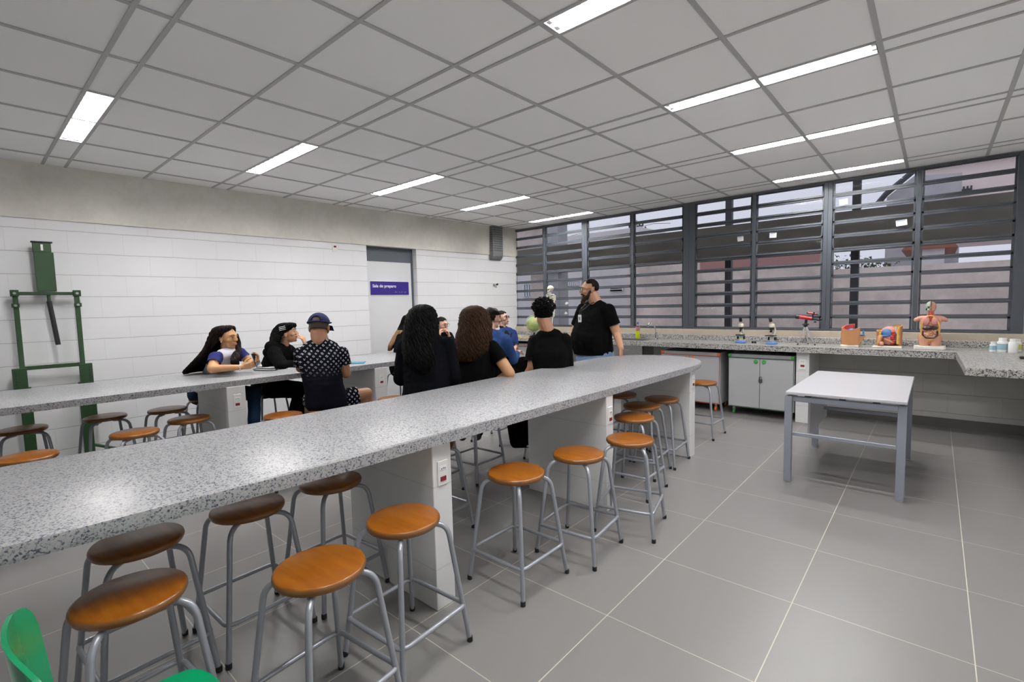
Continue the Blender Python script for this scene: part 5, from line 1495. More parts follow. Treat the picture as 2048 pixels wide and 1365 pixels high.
cap_ = p.add('cap', bm, M['navy_cap'])
bm = NB(); pts = [h.p(.086 * math.cos(a), -.014 + .104 * math.sin(a), .040) for a in [PI + k * PI / 16 for k in range(17)]]
for a, b in zip(pts, pts[1:]): capsule(bm, a, b, .0075, seg=6)
capsule(bm, pts[-1], h.p(.096, -.01, .042), .008, .006)
p.add('cap_strap', bm, M['navy_cap'], cap_)
bm = NB(); g = [[bm.verts.new(h.p(x * .085, .062 + .085 * v * (1 - .35 * x * x), .040 - .012 * x * x - .035 * v)) for v in (0, .33, .66, 1)] for x in [-1 + .2 * i for i in range(11)]]
for a, b in zip(g, g[1:]):
    for j in range(3): bm.faces.new((a[j], a[j + 1], b[j + 1], b[j]))
bmesh.ops.solidify(bm, geom=list(bm.faces), thickness=.004); p.add('cap_brim', bm, M['navy_cap'], cap_)
bm = NB(); nb_ = p.P(641, 687, .04); fw_ = p.lat.cross(V((0, 0, 1)))
tube(bm, [nb_ + p.lat * .072 * math.cos(a) + fw_ * .070 * math.sin(a) - V((0, 0, .012 * math.sin(a))) for a in [k * 2 * PI / 24 for k in range(24)]], .0055, 8, closed=True); p.add('neck_chain', bm, M['chrome'])

# ---- 2. girl with the phone
p = Person('person with long wavy dark hair in a navy-sleeved white shirt, holding a phone', 4.54, 20, (410, 795, .42), 'skin4')
sR, sL = p.P(431, 717, -.10), p.P(480, 707, .10)
p.torso(sL, sR, p.P(446, 726, .14), p.P(429, 756, .28), p.P(411, 784, .42), (.135, .120, .155), (.088, .085, .105), .07)
h = Head(p.P(455, 676, .02), head_axes(30, -3, 0), .95); h.skin(p.bm); h.neck(p.bm, p.P(450, 712, .06), .043); p.trap(p.P(450, 712, .06))
elR, wrR = p.P(424, 738, -.20), p.P(484, 735, -.10); elL, wrL = p.P(500, 725, .12), p.P(507, 731, -.02)
p.arm(sR, elR, wrR, (.047, .040, .037, .024)); p.arm(sL, elL, wrL, (.044, .036, .033, .023))
fw = (wrR - elR).normalized()
p.hand(wrR, fw + V((0, 0, .18)), V((-.5, .6, .3)), 1, .85, .92)
p.hand(wrL, V((.12, .45, .75)), V((.0, -.8, .1)), 1, .9, .9)
hR, kR, aR = p.P(416, 790, .34), p.P(470, 797, -.05), drop(p.P(462, 880, -.02), .09)
hL, kL, aL = p.P(418, 786, .46), p.P(508, 787, .22), drop(p.P(508, 880, .22), .09)
p.leg(hR, kR, aR); p.leg(hL, kL, aL)
p.finish(); SITTERS.append((p, 'girl with the phone'))
sh = p.shirt('shirt', M['white_shirt'], .006, [], [], wr=.004)
bm = NB(); capsule(bm, sR, slv(sR, elR, .5), .056, .058); capsule(bm, slv(sR, p.mid, .35) + p.up * .01, sR, .050, .060); capsule(bm, sL, slv(sL, elL, .5), .054, .054); capsule(bm, slv(sL, p.mid, .35) + p.up * .01, sL, .050, .058)
p.add_blob('sleeves', bm, M['navy_sleeve'], .006, 5, [(slv(sR, elR, .5), elR - sR, .12), (slv(sL, elL, .5), elL - sL, .12)], wr=.004)
fw_ = p.lat.cross(p.up); cc = p.P(452, 704, .02)
bm = NB(); tube(bm, [cc + p.lat * .066 * math.cos(a) + fw_ * (.058 * math.sin(a)) - p.up * .012 * math.sin(a) for a in [k * 2 * PI / 20 for k in range(20)]], .010, 8, closed=True); p.add('collar', bm, M['navy_cloth'])
p.pants(M['jeans'], [(hR, kR, aR, LR), (hL, kL, aL, LR)]); p.shoes([aR, aL])
h.face(p.root, p.inv)
bm = NB(); random.seed(4)
for k in range(10):
    a = k * 2 * PI / 10; u, w = frame_from(fw); ball(bm, wrR - fw * .015 + (u * math.cos(a) + w * math.sin(a)) * .027, .0055, su=8, sv=6)
p.add('bead_bracelet', bm, M['plate'])
def S_(pp, x, y, dz, rx, ry, op): q = pp.P(x, y, dz); return (q.x, q.y, q.z, rx, ry, op)
secs = [S_(p, 452, 652, .02, .03, .03, 0), S_(p, 450, 655, .025, .075, .085, 0), S_(p, 446, 664, .03, .092, .098, 26), S_(p, 441, 678, .04, .098, .100, 58), S_(p, 434, 696, .05, .110, .095, 80), S_(p, 424, 712, .06, .13, .10, 92), S_(p, 412, 726, .08, .15, .09, 100), S_(p, 400, 738, .10, .16, .08, 105), S_(p, 393, 746, .11, .13, .07, 110)]
bm = NB(); hair_loft(bm, secs, 30, 420, .017, 4.5, .0055, .012, 2, .62, tip=(.8, 1.0))
secs2 = [S_(p, 470, 668, .10, .02, .03, 0), S_(p, 475, 690, .10, .022, .03, 0), S_(p, 473, 708, .0, .032, .03, 0), S_(p, 470, 722, -.06, .036, .03, 0), S_(p, 472, 736, -.05, .028, .025, 0)]
hair_loft(bm, secs2, 30, 60, .010, 3.0, .0045, .008, 5, .3)
p.add('hair', bm, M['hair_dark'])
bm = NB(); ball(bm, h.p(.078, -.004, -.036), .005, su=8, sv=6); p.add('earring', bm, M['plate'])
# her phone, held in both hands
c = p.P(513, 721, -.03)
ph = thing('smartphone', 'black smartphone held up in both hands by the girl in the navy-sleeved shirt', 'phone', tuple(c)); ph.rotation_euler = (math.radians(22), 0, math.radians(-62))
bm = NB(); box(bm, -.035, .035, -.0045, .0045, -.070, .070, .004); obj('case', bm, M['black'], ph)
M['screen'] = mat('dark_phone_glass', (.02, .02, .025), .08)
bm = NB(); box(bm, -.031, .031, .0046, .0056, -.064, .064); obj('screen', bm, M['screen'], ph)
bm = NB(); box(bm, .008, .028, -.0066, -.0044, .04, .062, .002); obj('camera_bump', bm, M['screen'], ph)

# ---- 3. girl in the black hoodie
p = Person('person in a black hoodie with wavy dark hair and hairclips, hand at her mouth', 5.09, 62, (530, 790, .2), 'skin1')
sR, sL = p.P(549, 707, -.08), p.P(577, 702, .16)
p.torso(sL, sR, p.P(556, 726, .12), p.P(543, 752, .2), p.P(535, 772, .26), (.155, .15, .165), (.115, .11, .115))
h = Head(p.P(574.5, 667, .04), head_axes(55, 8, 0), .98); h.skin(p.bm); h.neck(p.bm, p.P(566, 698, .06), .045); p.trap(p.P(566, 698, .06))
elR, wrR = p.P(563, 732, -.22), p.P(597, 731, -.05); elL, wrL = p.P(606, 727, .14), p.P(611, 690, .06)
p.arm(sR, elR, wrR); p.arm(sL, elL, wrL)
p.hand(wrR, wrR - elR, (0, 0, -1), 1, .5); p.hand(wrL, V((-.22, -.22, 1)), V((-.8, -.6, .1)), -1, .75, .95)
hR, kR, aR = p.P(543, 778, .06), p.P(602, 781, -.05), drop(p.P(572, 838, .0), .1)
hL, kL, aL = p.P(541, 774, .28), p.P(612, 779, .26), drop(p.P(596, 845, .3), .1)
p.leg(hR, kR, aR); p.leg(hL, kL, aL); p.finish(); SITTERS.append((p, 'black hoodie'))
def ex(bm):
    capsule(bm, sR, elR, .075, .062); capsule(bm, elR, wrR, .062, .045); capsule(bm, sL, elL, .068, .060); capsule(bm, elL, slv(elL, wrL, .9), .056, .042)
    capsule(bm, p.P(541, 694, -.02), p.P(548, 690, .12), .055, .05); capsule(bm, p.P(536, 706, .0), p.P(541, 700, .12), .05)
p.shirt('hoodie', M['black_cloth'], .022, [], [(slv(elL, wrL, .82), wrL - elL, .09)], extra=ex, wr=.010)
p.pants(M['black_pants'], [(hR, kR, aR, (.085, .062, .052, .04)), (hL, kL, aL, (.085, .062, .052, .04))], .018); p.shoes([aR, aL])
h.face(p.root, p.inv, closed=True)
secs = [S_(p, 575, 646, .03, .03, .03, 0), S_(p, 574, 649, .035, .078, .085, 0), S_(p, 569, 658, .045, .098, .10, 36), S_(p, 564, 670, .05, .11, .10, 72), S_(p, 561, 684, .05, .12, .095, 78), S_(p, 561, 697, .04, .125, .09, 80), S_(p, 564, 709, .03, .10, .07, 85)]
bm = NB(); hair_loft(bm, secs, 52, 380, .010, 5.0, .0042, .016, 3, .6, curl=True)
p.add('hair', bm, M['hair_black'])
bm = NB()
for k in range(3): capsule(bm, h.p(.098 - .002 * k, .01, .080 - .017 * k), h.p(.104 - .001 * k, -.045, .076 - .017 * k), .0045, seg=6)
p.add('hairclips', bm, M['alu'])

# ---- 4. woman with long black hair, back to us
p = Person('person with very long black hair in a black top, back turned, beside the foreground bench', 3.73, 138, (852, 800), 'skin2')
sL, sR = p.P(811, 693, .03), p.P(893, 690, .0)
p.torso(sL, sR, p.P(853, 728, .02), p.P(854, 770, .0), p.P(853, 806, -.02), (.165, .155, .180), (.115, .115, .125))
h = Head(p.P(846, 644, .06), head_axes(134, -8, 0), .98); h.skin(p.bm); h.neck(p.bm, p.P(850, 684, .02), .046); p.trap(p.P(850, 684, .02))
elL, wrL, elR, wrR = p.P(803, 757, .06), p.P(820, 752, .28), p.P(907, 757, .04), p.P(890, 757, .26)
p.arm(sL, elL, wrL, (.052, .044, .038, .026)); p.arm(sR, elR, wrR, (.052, .044, .038, .026)); p.hand(wrL, wrL - elL, (0, 0, -1), 1); p.hand(wrR, wrR - elR, (0, 0, -1), -1)
hL, kL, aL = p.P(832, 812, .02), p.P(828, 806, .42), drop(p.P(828, 880, .42), .09); hR, kR, aR = p.P(874, 812, .02), p.P(878, 806, .42), drop(p.P(878, 880, .42), .09)
p.leg(hR, kR, aR); p.leg(hL, kL, aL); p.finish(); SITTERS.append((p, 'long black hair'))
p.shirt('long_sleeved_top', M['navy_cloth'], .018, [(sL, elL, .070, .064), (elL, wrL, .06, .04), (sR, elR, .070, .064), (elR, wrR, .06, .04)], [], wr=.007)
p.pants(M['black_pants'], [(hR, kR, aR, (.09, .065, .055, .04)), (hL, kL, aL, (.09, .065, .055, .04))]); p.shoes([aR, aL])
h.face(p.root, p.inv)
secs = [S_(p, 845, 610, .06, .02, .02, 0), S_(p, 845, 613, .06, .055, .058, 0), S_(p, 845, 619, .06, .086, .09, 20), S_(p, 844, 629, .055, .105, .106, 42), S_(p, 843, 644, .045, .118, .115, 62), S_(p, 842, 664, .03, .128, .12, 74), S_(p, 843, 686, .00, .138, .105, 84), S_(p, 845, 708, -.03, .14, .105, 88), S_(p, 846, 728, -.045, .12, .10, 92), S_(p, 848, 746, -.05, .07, .085, 95)]
bm = NB(); hair_loft(bm, secs, 134, 520, .015, 5.0, .0055, .010, 4, .65)
p.add('hair', bm, M['hair_black'])

# ---- 5. woman with curly brown hair
p = Person('person with big curly brown hair in a black T-shirt, elbow on the foreground bench', 4.11, 135, (950, 800), 'skin4')
sL, sR = p.P(915, 695, .04), p.P(983, 694, -.02)
p.torso(sL, sR, p.P(950, 730, .02), p.P(948, 768, .0), p.P(948, 800, -.02), (.155, .150, .175), (.110, .110, .120))
h = Head(p.P(950, 645, .06), head_axes(128, -6, 0), .98); h.skin(p.bm); h.neck(p.bm, p.P(950, 684, .02), .046); p.trap(p.P(950, 684, .02))
elR, wrR = p.P(1019, 747, -.12), p.P(985, 768, .06); elL, wrL = p.P(905, 755, .10), p.P(925, 755, .30)
p.arm(sR, elR, wrR, (.056, .046, .040, .027)); p.arm(sL, elL, wrL); p.hand(wrR, wrR - elR, (0, 0, -1), -1); p.hand(wrL, wrL - elL, (0, 0, -1), 1)
hL, kL, aL = p.P(930, 808, .02), p.P(925, 805, .42), drop(p.P(925, 880, .34), .29); hR, kR, aR = p.P(968, 808, .02), p.P(968, 805, .42), drop(p.P(955, 880, .34), .29)
p.leg(hR, kR, aR); p.leg(hL, kL, aL); p.finish(); SITTERS.append((p, 'curly brown'))
p.shirt('t_shirt', M['black_cloth'], .016, [(sR, slv(sR, elR, .58), .062, .070), (sL, slv(sL, elL, .6), .060, .060)], [(slv(sR, elR, .58), elR - sR, .13), (slv(sL, elL, .6), elL - sL, .12)], wr=.007)
p.pants(M['black_pants'], [(hR, kR, aR, (.09, .065, .055, .04)), (hL, kL, aL, (.09, .065, .055, .04))]); p.shoes([aR, aL])
h.face(p.root, p.inv, brow='hair_dark')
secs = [S_(p, 948, 612, .05, .02, .02, 0), S_(p, 948, 615, .05, .055, .055, 0), S_(p, 948, 621, .05, .088, .09, 20), S_(p, 949, 632, .045, .110, .108, 44), S_(p, 950, 650, .03, .122, .115, 62), S_(p, 948, 672, .01, .132, .12, 74), S_(p, 945, 692, -.01, .142, .115, 82), S_(p, 940, 708, -.03, .135, .105, 88), S_(p, 936, 722, -.035, .09, .09, 92)]
bm = NB(); hair_loft(bm, secs, 128, 900, .011, 5.5, .0045, .026, 6, .65, curl=True, mass=.88, out=(.86, 1.10))
p.add('hair', bm, M['hair_brown'])

# ---- 6. woman in the denim jacket
p = Person('person in a blue denim jacket with hair tied back, sitting sideways facing the teacher', 5.15, 92, (985, 760), 'skin2')
sL, sR = p.P(963, 677, .12), p.P(1011, 681, -.08)
p.torso(sL, sR, p.P(987, 698, .0), p.P(987, 722, .0), p.P(988, 748, .0), (.145, .14, .165), (.105, .105, .115))
h = Head(p.P(984, 638, .05), head_axes(82, 0, 0), .98); h.skin(p.bm); h.neck(p.bm, p.P(984, 668, .02), .047); p.trap(p.P(984, 668, .02))
elR, wrR = p.P(1026, 720, -.02), p.P(1034, 706, .22); elL, wrL = p.P(955, 725, .25), p.P(985, 722, .4)
p.arm(sR, elR, wrR, (.052, .042, .038, .026)); p.arm(sL, elL, wrL); p.hand(wrR, wrR - elR, (0, 0, -1), -1); p.hand(wrL, wrL - elL, (0, 0, -1), 1)
hR, kR, aR = p.P(1000, 754, -.02), p.P(1040, 752, .26), drop(p.P(1042, 830, .28), .09); hL, kL, aL = p.P(985, 752, .12), p.P(1046, 728, .32), drop(p.P(1050, 830, .40), .12)
p.leg(hR, kR, aR); p.leg(hL, kL, aL); p.finish(); SITTERS.append((p, 'denim'))
j = p.shirt('denim_jacket', M['denim'], .018, [(sR, elR, .066, .056), (elR, slv(elR, wrR, .8), .054, .042), (sL, elL, .064, .054), (elL, slv(elL, wrL, .8), .052, .042)], [(p.lv[5][0] - p.up * .06, -p.up, .26)], wr=.007)
bm = NB(); tube(bm, [h.p(.062 * math.cos(a), -.020 + .060 * math.sin(a), -.125 + .018 * -math.sin(a)) for a in [k * 2 * PI / 20 for k in range(20)]], .013, 8, closed=True); p.add('jacket_collar', bm, M['denim'])
p.pants(M['black_pants'], [(hR, kR, aR, (.09, .066, .055, .04)), (hL, kL, aL, (.09, .066, .055, .04))], .016); p.shoes([aR, aL])
h.face(p.root, p.inv, brow='hair_dark')
bm = NB(); h.shell(bm, .010, lambda x, y, z: (y < .62 and z > .10) or (y < -.02 and z > -.55), .006, jit=.004); ball(bm, h.p(0, -.118, .02), (.035, .03, .035))
for k in range(40):
    a = -1.3 + 2.6 * k / 39
    tube(bm, [h.p(.080 * math.sin(a * .9), .045, .100 * math.cos(a * .9) + .012), h.p(.086 * math.sin(a), -.03, .095 * math.cos(a) + .028), h.p(.06 * math.sin(a), -.09, .06 * math.cos(a) + .028), h.p(0, -.115, .02)], .004, 4)
p.add('hair', bm, M['hair_dark'])

# ---- 7. boy in the black T-shirt
p = Person('person with short curly black hair in a black T-shirt, seen from behind', 4.55, 128, (1098, 775), 'skin3')
sL, sR = p.P(1069, 684, .03), p.P(1129, 680, .0)
p.torso(sL, sR, p.P(1099, 712, .0), p.P(1099, 745, .0), p.P(1099, 774, .0), (.175, .160, .165), (.115, .110, .115), .125)
h = Head(p.P(1087, 628.5, .05), head_axes(126, -4, 0), 1.08, False); h.skin(p.bm); h.neck(p.bm, p.P(1096, 663, .01), .062); p.trap(p.P(1096, 663, .01))
elL, wrL = p.P(1063, 735, -.02), p.P(1042, 768, .05); elR, wrR = p.P(1135, 742, .05), p.P(1125, 752, .27)
p.arm(sL, elL, wrL, (.050, .042, .038, .027)); p.arm(sR, elR, wrR, (.050, .042, .038, .027)); p.hand(wrL, wrL - elL, (0, 1, 0), 1); p.hand(wrR, wrR - elR, (0, 0, -1), -1)
hL, kL, aL = p.P(1082, 780, .02), p.P(1070, 782, .42), drop(p.P(1068, 850, .42), .09); hR, kR, aR = p.P(1116, 780, .02), p.P(1122, 782, .42), drop(p.P(1122, 850, .42), .09)
p.leg(hR, kR, aR); p.leg(hL, kL, aL); p.finish(); SITTERS.append((p, 'short curly'))
p.shirt('t_shirt', M['black_cloth'], .016, [(sL, slv(sL, elL, .78), .064, .072), (sR, slv(sR, elR, .86), .064, .066)], [(slv(sL, elL, .78), elL - sL, .13), (slv(sR, elR, .86), elR - sR, .12)], wr=.007)
p.pants(M['black_pants'], [(hR, kR, aR, (.09, .065, .055, .04)), (hL, kL, aL, (.09, .065, .055, .04))]); p.shoes([aR, aL])
h.face(p.root, p.inv)
bm = NB(); random.seed(9)
h.shell(bm, .008, lambda x, y, z: (z > .25) or (y < .1 and z > -.15) or (y < -.2 and z > -.9), .012)
for k in range(420):
    a, zz = random.uniform(0, 6.283), random.uniform(-.62, 1.0)
    x, y = math.cos(a) * math.sqrt(1 - zz * zz), math.sin(a) * math.sqrt(1 - zz * zz)
    if y > .35 and zz < .4: continue
    if y > -.2 and zz < -.05: continue
    g = .010 + (.020 if zz > .1 else .002) * random.uniform(.5, 1.2); r_ = random.uniform(.008, .014)
    c = h.p(x * (.073 + g), -.014 + y * (.090 + g), .030 + zz * (.082 + g)); u, w = frame_from(V((x, y, zz)))
    tube(bm, [c + (u * math.cos(b) + w * math.sin(b)) * r_ + V((0, 0, .0015 * b)) for b in [j * .8 for j in range(9)]], .004, 4)
p.add('hair', bm, M['hair_black'])

# ---- 8. the teacher
p = Person('person with a beard and lanyard badge in a black T-shirt and light jeans, standing', 5.62, 232, (1190, 720), 'skin1')
sL, sR = p.P(1216, 622, -.17), p.P(1168, 619, .17)
ground = V((p.root.location.x, p.root.location.y, 0))
p.torso(sL, sR, p.P(1187, 645, .0), p.P(1182, 680, .0), p.P(1190, 713, .0), (.205, .235, .215), (.150, .225, .185), .125)
h = Head(p.P(1178.5, 580, .0), head_axes(228, -4, 0), 1.06, False); h.skin(p.bm); h.neck(p.bm, p.P(1192, 606, .0), .068); p.trap(p.P(1192, 606, .0))
elL, wrL = p.P(1233, 666, -.18), p.P(1242, 697, -.30); elR, wrR = p.P(1150, 662, .28), p.P(1138, 690, .22)
p.arm(sL, elL, wrL, (.062, .052, .046, .031)); p.arm(sR, elR, wrR, (.062, .052, .046, .031)); p.hand(wrL, V((.05, -.1, -1)), V((-1, -.2, 0)), 1, .35, 1.08); p.hand(wrR, V((-.2, -.2, -1)), V((1, .2, 0)), -1, .4, 1.05)
lt = (sL - sR).normalized(); lt.z = 0
pc = p.lv[-1][0]
hL, hR = pc + lt * .11 - V((0, 0, .05)), pc - lt * .11 - V((0, 0, .05))
kL, kR = ground + lt * .13 + V((-.02, -.03, .46)), ground - lt * .13 + V((-.02, -.03, .46)); aL, aR = ground + lt * .13 + V((0, 0, .09)), ground - lt * .13 + V((0, 0, .09))
TL = (.115, .085, .075, .055)
p.leg(hL, kL, aL, TL); p.leg(hR, kR, aR, TL); p.finish()
p.shirt('t_shirt', M['black_cloth'], .014, [(sL, slv(sL, elL, .66), .085, .082), (sR, slv(sR, elR, .75), .085, .080)], [(slv(sL, elL, .66), elL - sL, .13, .096), (slv(sR, elR, .75), elR - sR, .13, .096), (p.P(1186, 708, 0), V((0, 0, -1)), .42)], wr=.007)
p.pants(M['jeans_light'], [(hL, kL, aL, TL), (hR, kR, aR, TL)], .014, hipw=.218, hipd=.188); p.shoes([aL, aR], 228)
h.face(p.root, p.inv, brow='hair_dark'); h.glasses(p.root, p.inv, .021)
bm = NB(); h.shell(bm, .004, lambda x, y, z: (z > .45 and y < .55) or (z > .05 and y < .05) or (y < -.35 and z > -.55), .004, jit=.002); p.add('short_hair', bm, M['hair_dark'])
bm = NB()
h.ball(bm, 0, .034, -.068, .053, .056, .042); h.ball(bm, 0, .070, -.100, .032, .028, .030); h.ball(bm, 0, .088, -.128, .021, .020, .030); h.cap(bm, (-.022, .088, -.040), (.022, .088, -.040), .0075)
for q in (-1, 1): h.cap(bm, (q * .060, .012, -.02), (q * .050, .03, -.065), .013, .02); h.cap(bm, (q * .024, .088, -.042), (q * .030, .076, -.07), .008)
M['beard'] = mat('brown_beard', (.030, .013, .007), .6, spec=.15)
p.add_blob('beard', bm, M['beard'], .005, 3, wr=.004)
lan = NB(); b0 = p.P(1158.5, 630, -.115)
n0, n1 = h.p(.055, -.02, -.14), h.p(-.055, -.02, -.14)
for q in (-1, 1): tube(lan, bend([h.p(q * .072, -.05, -.125), h.p(q * .07, .03, -.155), p.P(1166 - q * 4, 618, -.155), b0 + V((0, 0, .03))], .05), .006, 6)
p.add('lanyard', lan, M['black'])
bd = thing('id_badge', 'white identity badge hanging on the lanyard of the bearded person', 'badge', tuple(p.P(1159.5, 637, -.135)), math.radians(p.yaw - 90 + 25))
bm = NB(); box(bm, -.027, .027, -.002, .002, -.045, .040, .002); obj('card', bm, M['paper'], bd)
bm = NB(); box(bm, -.012, .012, .0021, .003, -.02, .015); obj('portrait_print', bm, M['ink'], bd)
bm = NB(); tube(bm, [(0, 0, .040), (0, 0, .058)], .006, 8); obj('clip', bm, M['black'], bd)

# ---- 9. girl with blond hair tips
p = Person('person with dark hair fading to blond tips, half hidden behind the long black hair', 6.55, 48, (806, 740), 'skin2')
sR, sL = p.P(801, 676, -.10), p.P(834, 674, .12)
p.torso(sL, sR, p.P(812, 692, .0), p.P(806, 712, .1), p.P(802, 734, .16), (.14, .125, .155), (.10, .095, .11))
h = Head(p.P(822, 648, .0), head_axes(40, -5, 0), .97); h.skin(p.bm); h.neck(p.bm, p.P(819, 670, 0), .044); p.trap(p.P(819, 670, 0))
elR, wrR = p.P(795, 703, -.2), p.P(826, 703, -.15); elL, wrL = p.P(850, 700, .08), p.P(850, 702, -.15)
p.arm(sR, elR, wrR); p.arm(sL, elL, wrL); p.hand(wrR, wrR - elR, (0, 0, -1), 1); p.hand(wrL, wrL - elL, (0, 0, -1), -1)
hR, kR, aR = p.P(808, 738, -.02), p.P(845, 742, -.1), drop(p.P(845, 800, -.1), .09); hL, kL, aL = p.P(808, 736, .14), p.P(855, 740, .1), drop(p.P(855, 800, .1), .09)
p.leg(hR, kR, aR); p.leg(hL, kL, aL); p.finish(); SITTERS.append((p, 'blond hair tips'))
p.shirt('black_top', M['black_cloth'], .016, [(sR, elR, .062, .055), (elR, wrR, .052, .04), (sL, elL, .06, .055), (elL, wrL, .052, .04)], [], wr=.005)
p.pants(M['black_pants'], [(hR, kR, aR, LR), (hL, kL, aL, LR)]); p.shoes([aR, aL]); h.face(p.root, p.inv)
secs = [S_(p, 821, 630, 0, .03, .03, 0), S_(p, 820, 632, 0, .075, .08, 0), S_(p, 818, 640, 0, .092, .094, 44), S_(p, 814, 650, .01, .098, .095, 66), S_(p, 808, 660, .0, .10, .09, 80)]
bm = NB(); hair_loft(bm, secs, 40, 160, .006, 1.5, .0045, .008, 8, .6); hr = p.add('hair', bm, M['hair_dark'])
secs = [S_(p, 808, 660, .0, .10, .09, 80), S_(p, 801, 671, -.02, .11, .085, 92), S_(p, 795, 682, -.04, .115, .085, 98), S_(p, 789, 693, -.05, .10, .075, 104), S_(p, 784, 702, -.05, .05, .05, 110)]
bm = NB(); hair_loft(bm, secs, 40, 200, .010, 2.0, .0045, .012, 9, .7); p.add('hair_tips', bm, M['hair_tip'], hr)

# ---- 10. girl with glasses, chin in her hands
p = Person('person with glasses in a black sweater resting her cheeks on both hands', 7.0, 20, (878, 730), 'skin2')
sR, sL = p.P(864, 674, -.12), p.P(898, 672, .12)
p.torso(sL, sR, p.P(876, 690, .0), p.P(872, 710, .1), p.P(870, 730, .16), (.14, .125, .155), (.10, .095, .11))
h = Head(p.P(884, 650.5, -.05), head_axes(8, -4, -4), .97); h.skin(p.bm); h.neck(p.bm, p.P(882, 672, -.02), .044); p.trap(p.P(882, 672, -.02))
elR, wrR = p.P(878, 701, -.30), p.P(879, 677, -.20); elL, wrL = p.P(908, 696, -.05), p.P(899, 674, -.10)
p.arm(sR, elR, wrR); p.arm(sL, elL, wrL); p.hand(wrR, V((.0, .05, 1)), V((.2, 1, 0)), 1, .55, .9); p.hand(wrL, V((-.1, -.1, 1)), V((-.6, -.8, 0)), -1, .75, .9)
hR, kR, aR = p.P(874, 735, -.02), p.P(895, 738, -.3), drop(p.P(895, 790, -.3), .09); hL, kL, aL = p.P(876, 733, .12), p.P(915, 737, -.1), drop(p.P(915, 790, -.1), .09)
p.leg(hR, kR, aR); p.leg(hL, kL, aL); p.finish(); SITTERS.append((p, 'girl with glasses at'))
p.shirt('sweater', M['black_cloth'], .016, [(sR, elR, .064, .055), (elR, slv(elR, wrR, .86), .052, .040), (sL, elL, .062, .055), (elL, slv(elL, wrL, .86), .052, .04)], [], wr=.005)
p.pants(M['black_pants'], [(hR, kR, aR, LR), (hL, kL, aL, LR)]); p.shoes([aR, aL]); h.face(p.root, p.inv); h.glasses(p.root, p.inv)
bm = NB(); h.shell(bm, .010, lambda x, y, z: (z > .42 and y < .80) or (y < .28 and z > -.15) or (y < -.1 and z > -.8), .006, jit=.004)
secs = [S_(p, 879, 650, .02, .085, .08, 85), S_(p, 875, 664, .03, .09, .08, 100), S_(p, 872, 680, .04, .08, .07, 110), S_(p, 870, 696, .05, .05, .05, 115)]
hair_loft(bm, secs, 8, 120, .005, 1.5, .004, .006, 11, .6); p.add('hair', bm, M['hair_black'])

# ---- 11. girl in the blue shirt by the window corner
p = Person('person with glasses in a blue shirt looking up, beside the window corner', 7.32, 40, (1012, 735), 'skin2')
sR, sL = p.P(1000, 668, -.10), p.P(1026, 667, .12)
p.torso(sL, sR, p.P(1013, 684, .0), p.P(1012, 704, .02), p.P(1010, 724, .02), (.14, .13, .155), (.10, .095, .11))
h = Head(p.P(1004.5, 638, .0), head_axes(16, 12, 0), 1.0); h.skin(p.bm); h.neck(p.bm, p.P(1008, 664, 0), .044); p.trap(p.P(1008, 664, 0))
elR, wrR = p.P(1002, 698, -.2), p.P(1020, 700, -.25); elL, wrL = p.P(1031, 694, .06), p.P(1028, 700, -.16)
p.arm(sR, elR, wrR); p.arm(sL, elL, wrL); p.hand(wrR, wrR - elR, (0, 0, -1), 1); p.hand(wrL, wrL - elL, (0, 0, -1), -1)
hR, kR, aR = p.P(1012, 728, -.06), p.P(1030, 732, -.3), drop(p.P(1030, 780, -.3), .09); hL, kL, aL = p.P(1014, 727, .1), p.P(1048, 730, -.06), drop(p.P(1048, 780, -.06), .09)
p.leg(hR, kR, aR); p.leg(hL, kL, aL); p.finish(); SITTERS.append((p, 'blue shirt'))
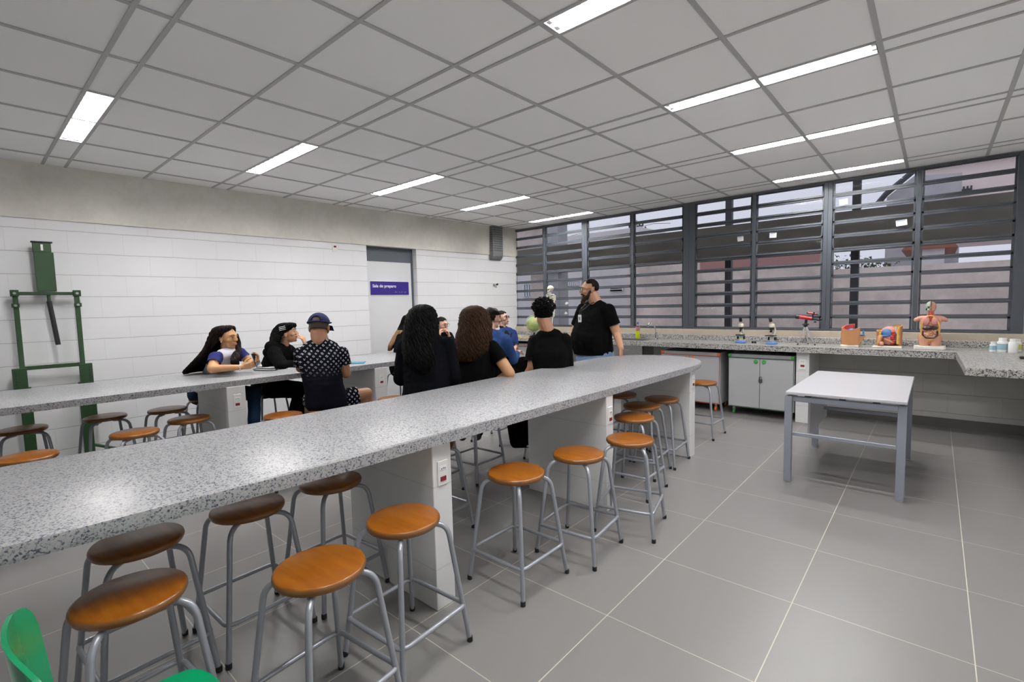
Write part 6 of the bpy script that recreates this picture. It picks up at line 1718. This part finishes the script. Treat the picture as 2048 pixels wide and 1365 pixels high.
p.shirt('blue_shirt', M['blue_shirt'], .016, [(sR, slv(sR, elR, .8), .062, .056), (sL, slv(sL, elL, .85), .062, .060)], [(slv(sR, elR, .8), elR - sR, .11), (slv(sL, elL, .85), elL - sL, .11)], wr=.005)
p.pants(M['black_pants'], [(hR, kR, aR, LR), (hL, kL, aL, LR)]); p.shoes([aR, aL]); h.face(p.root, p.inv); h.glasses(p.root, p.inv)
bm = NB(); h.shell(bm, .010, lambda x, y, z: (z > .42 and y < .80) or (y < .28 and z > -.15) or (y < -.1 and z > -.8), .006, jit=.004)
secs = [S_(p, 1006, 652, .03, .07, .06, 60), S_(p, 1012, 660, -.0, .085, .07, 60), S_(p, 1015, 668, -.06, .075, .06, 40), S_(p, 1014, 677, -.08, .05, .045, 30)]
hair_loft(bm, secs, 16, 120, .008, 3, .004, .010, 12, .5); p.add('hair', bm, M['hair_dark'])

for p_, key in SITTERS:
    c_ = p_.lv[-1][0]
    for k_, o_ in SITS.items():
        if key in k_: o_.location.x = c_.x; o_.location.y = c_.y; DEBUG.setdefault(k_, []).append(('arm', round(c_.x, 2), round(c_.y, 2), 'hip z', round(c_.z, 2)))

# black bag by the boy's stool
st_ = [o_ for k_, o_ in SITS.items() if 'short curly' in k_][0]
q_ = on_z(1040, 868, .27); bx, by = on_x(1042, 866, st_.location.x - .02).xy
bg2 = thing('backpack', 'black bag hanging low beside the second pillar, under the bench', 'bag', (bx, by, .182), math.radians(42))
bm = NB(); box(bm, -.125, .125, -.06, .06, .0, .27, .045, seg=4)
for v in bm.verts: v.co.x *= .72 + .28 * min(1, v.co.z / .16)
obj('bag_body', bm, M['black_cloth'], bg2, smooth=180)
bm = NB(); box(bm, -.07, .07, -.075, -.055, .05, .17, .012, seg=3); obj('front_pocket', bm, M['black_cloth'], bg2, smooth=180)
bm = NB(); tube(bm, bend([(-.05, .0, .26), (-.045, .0, .36), (.045, .0, .36), (.05, .0, .26)], .03), .009, 8); obj('carry_strap', bm, M['black_cloth'], bg2, smooth=180)
bm = NB(); box(bm, .045, .085, -.068, -.058, .02, .035, .002); obj('white_tag', bm, M['paper'], bg2)
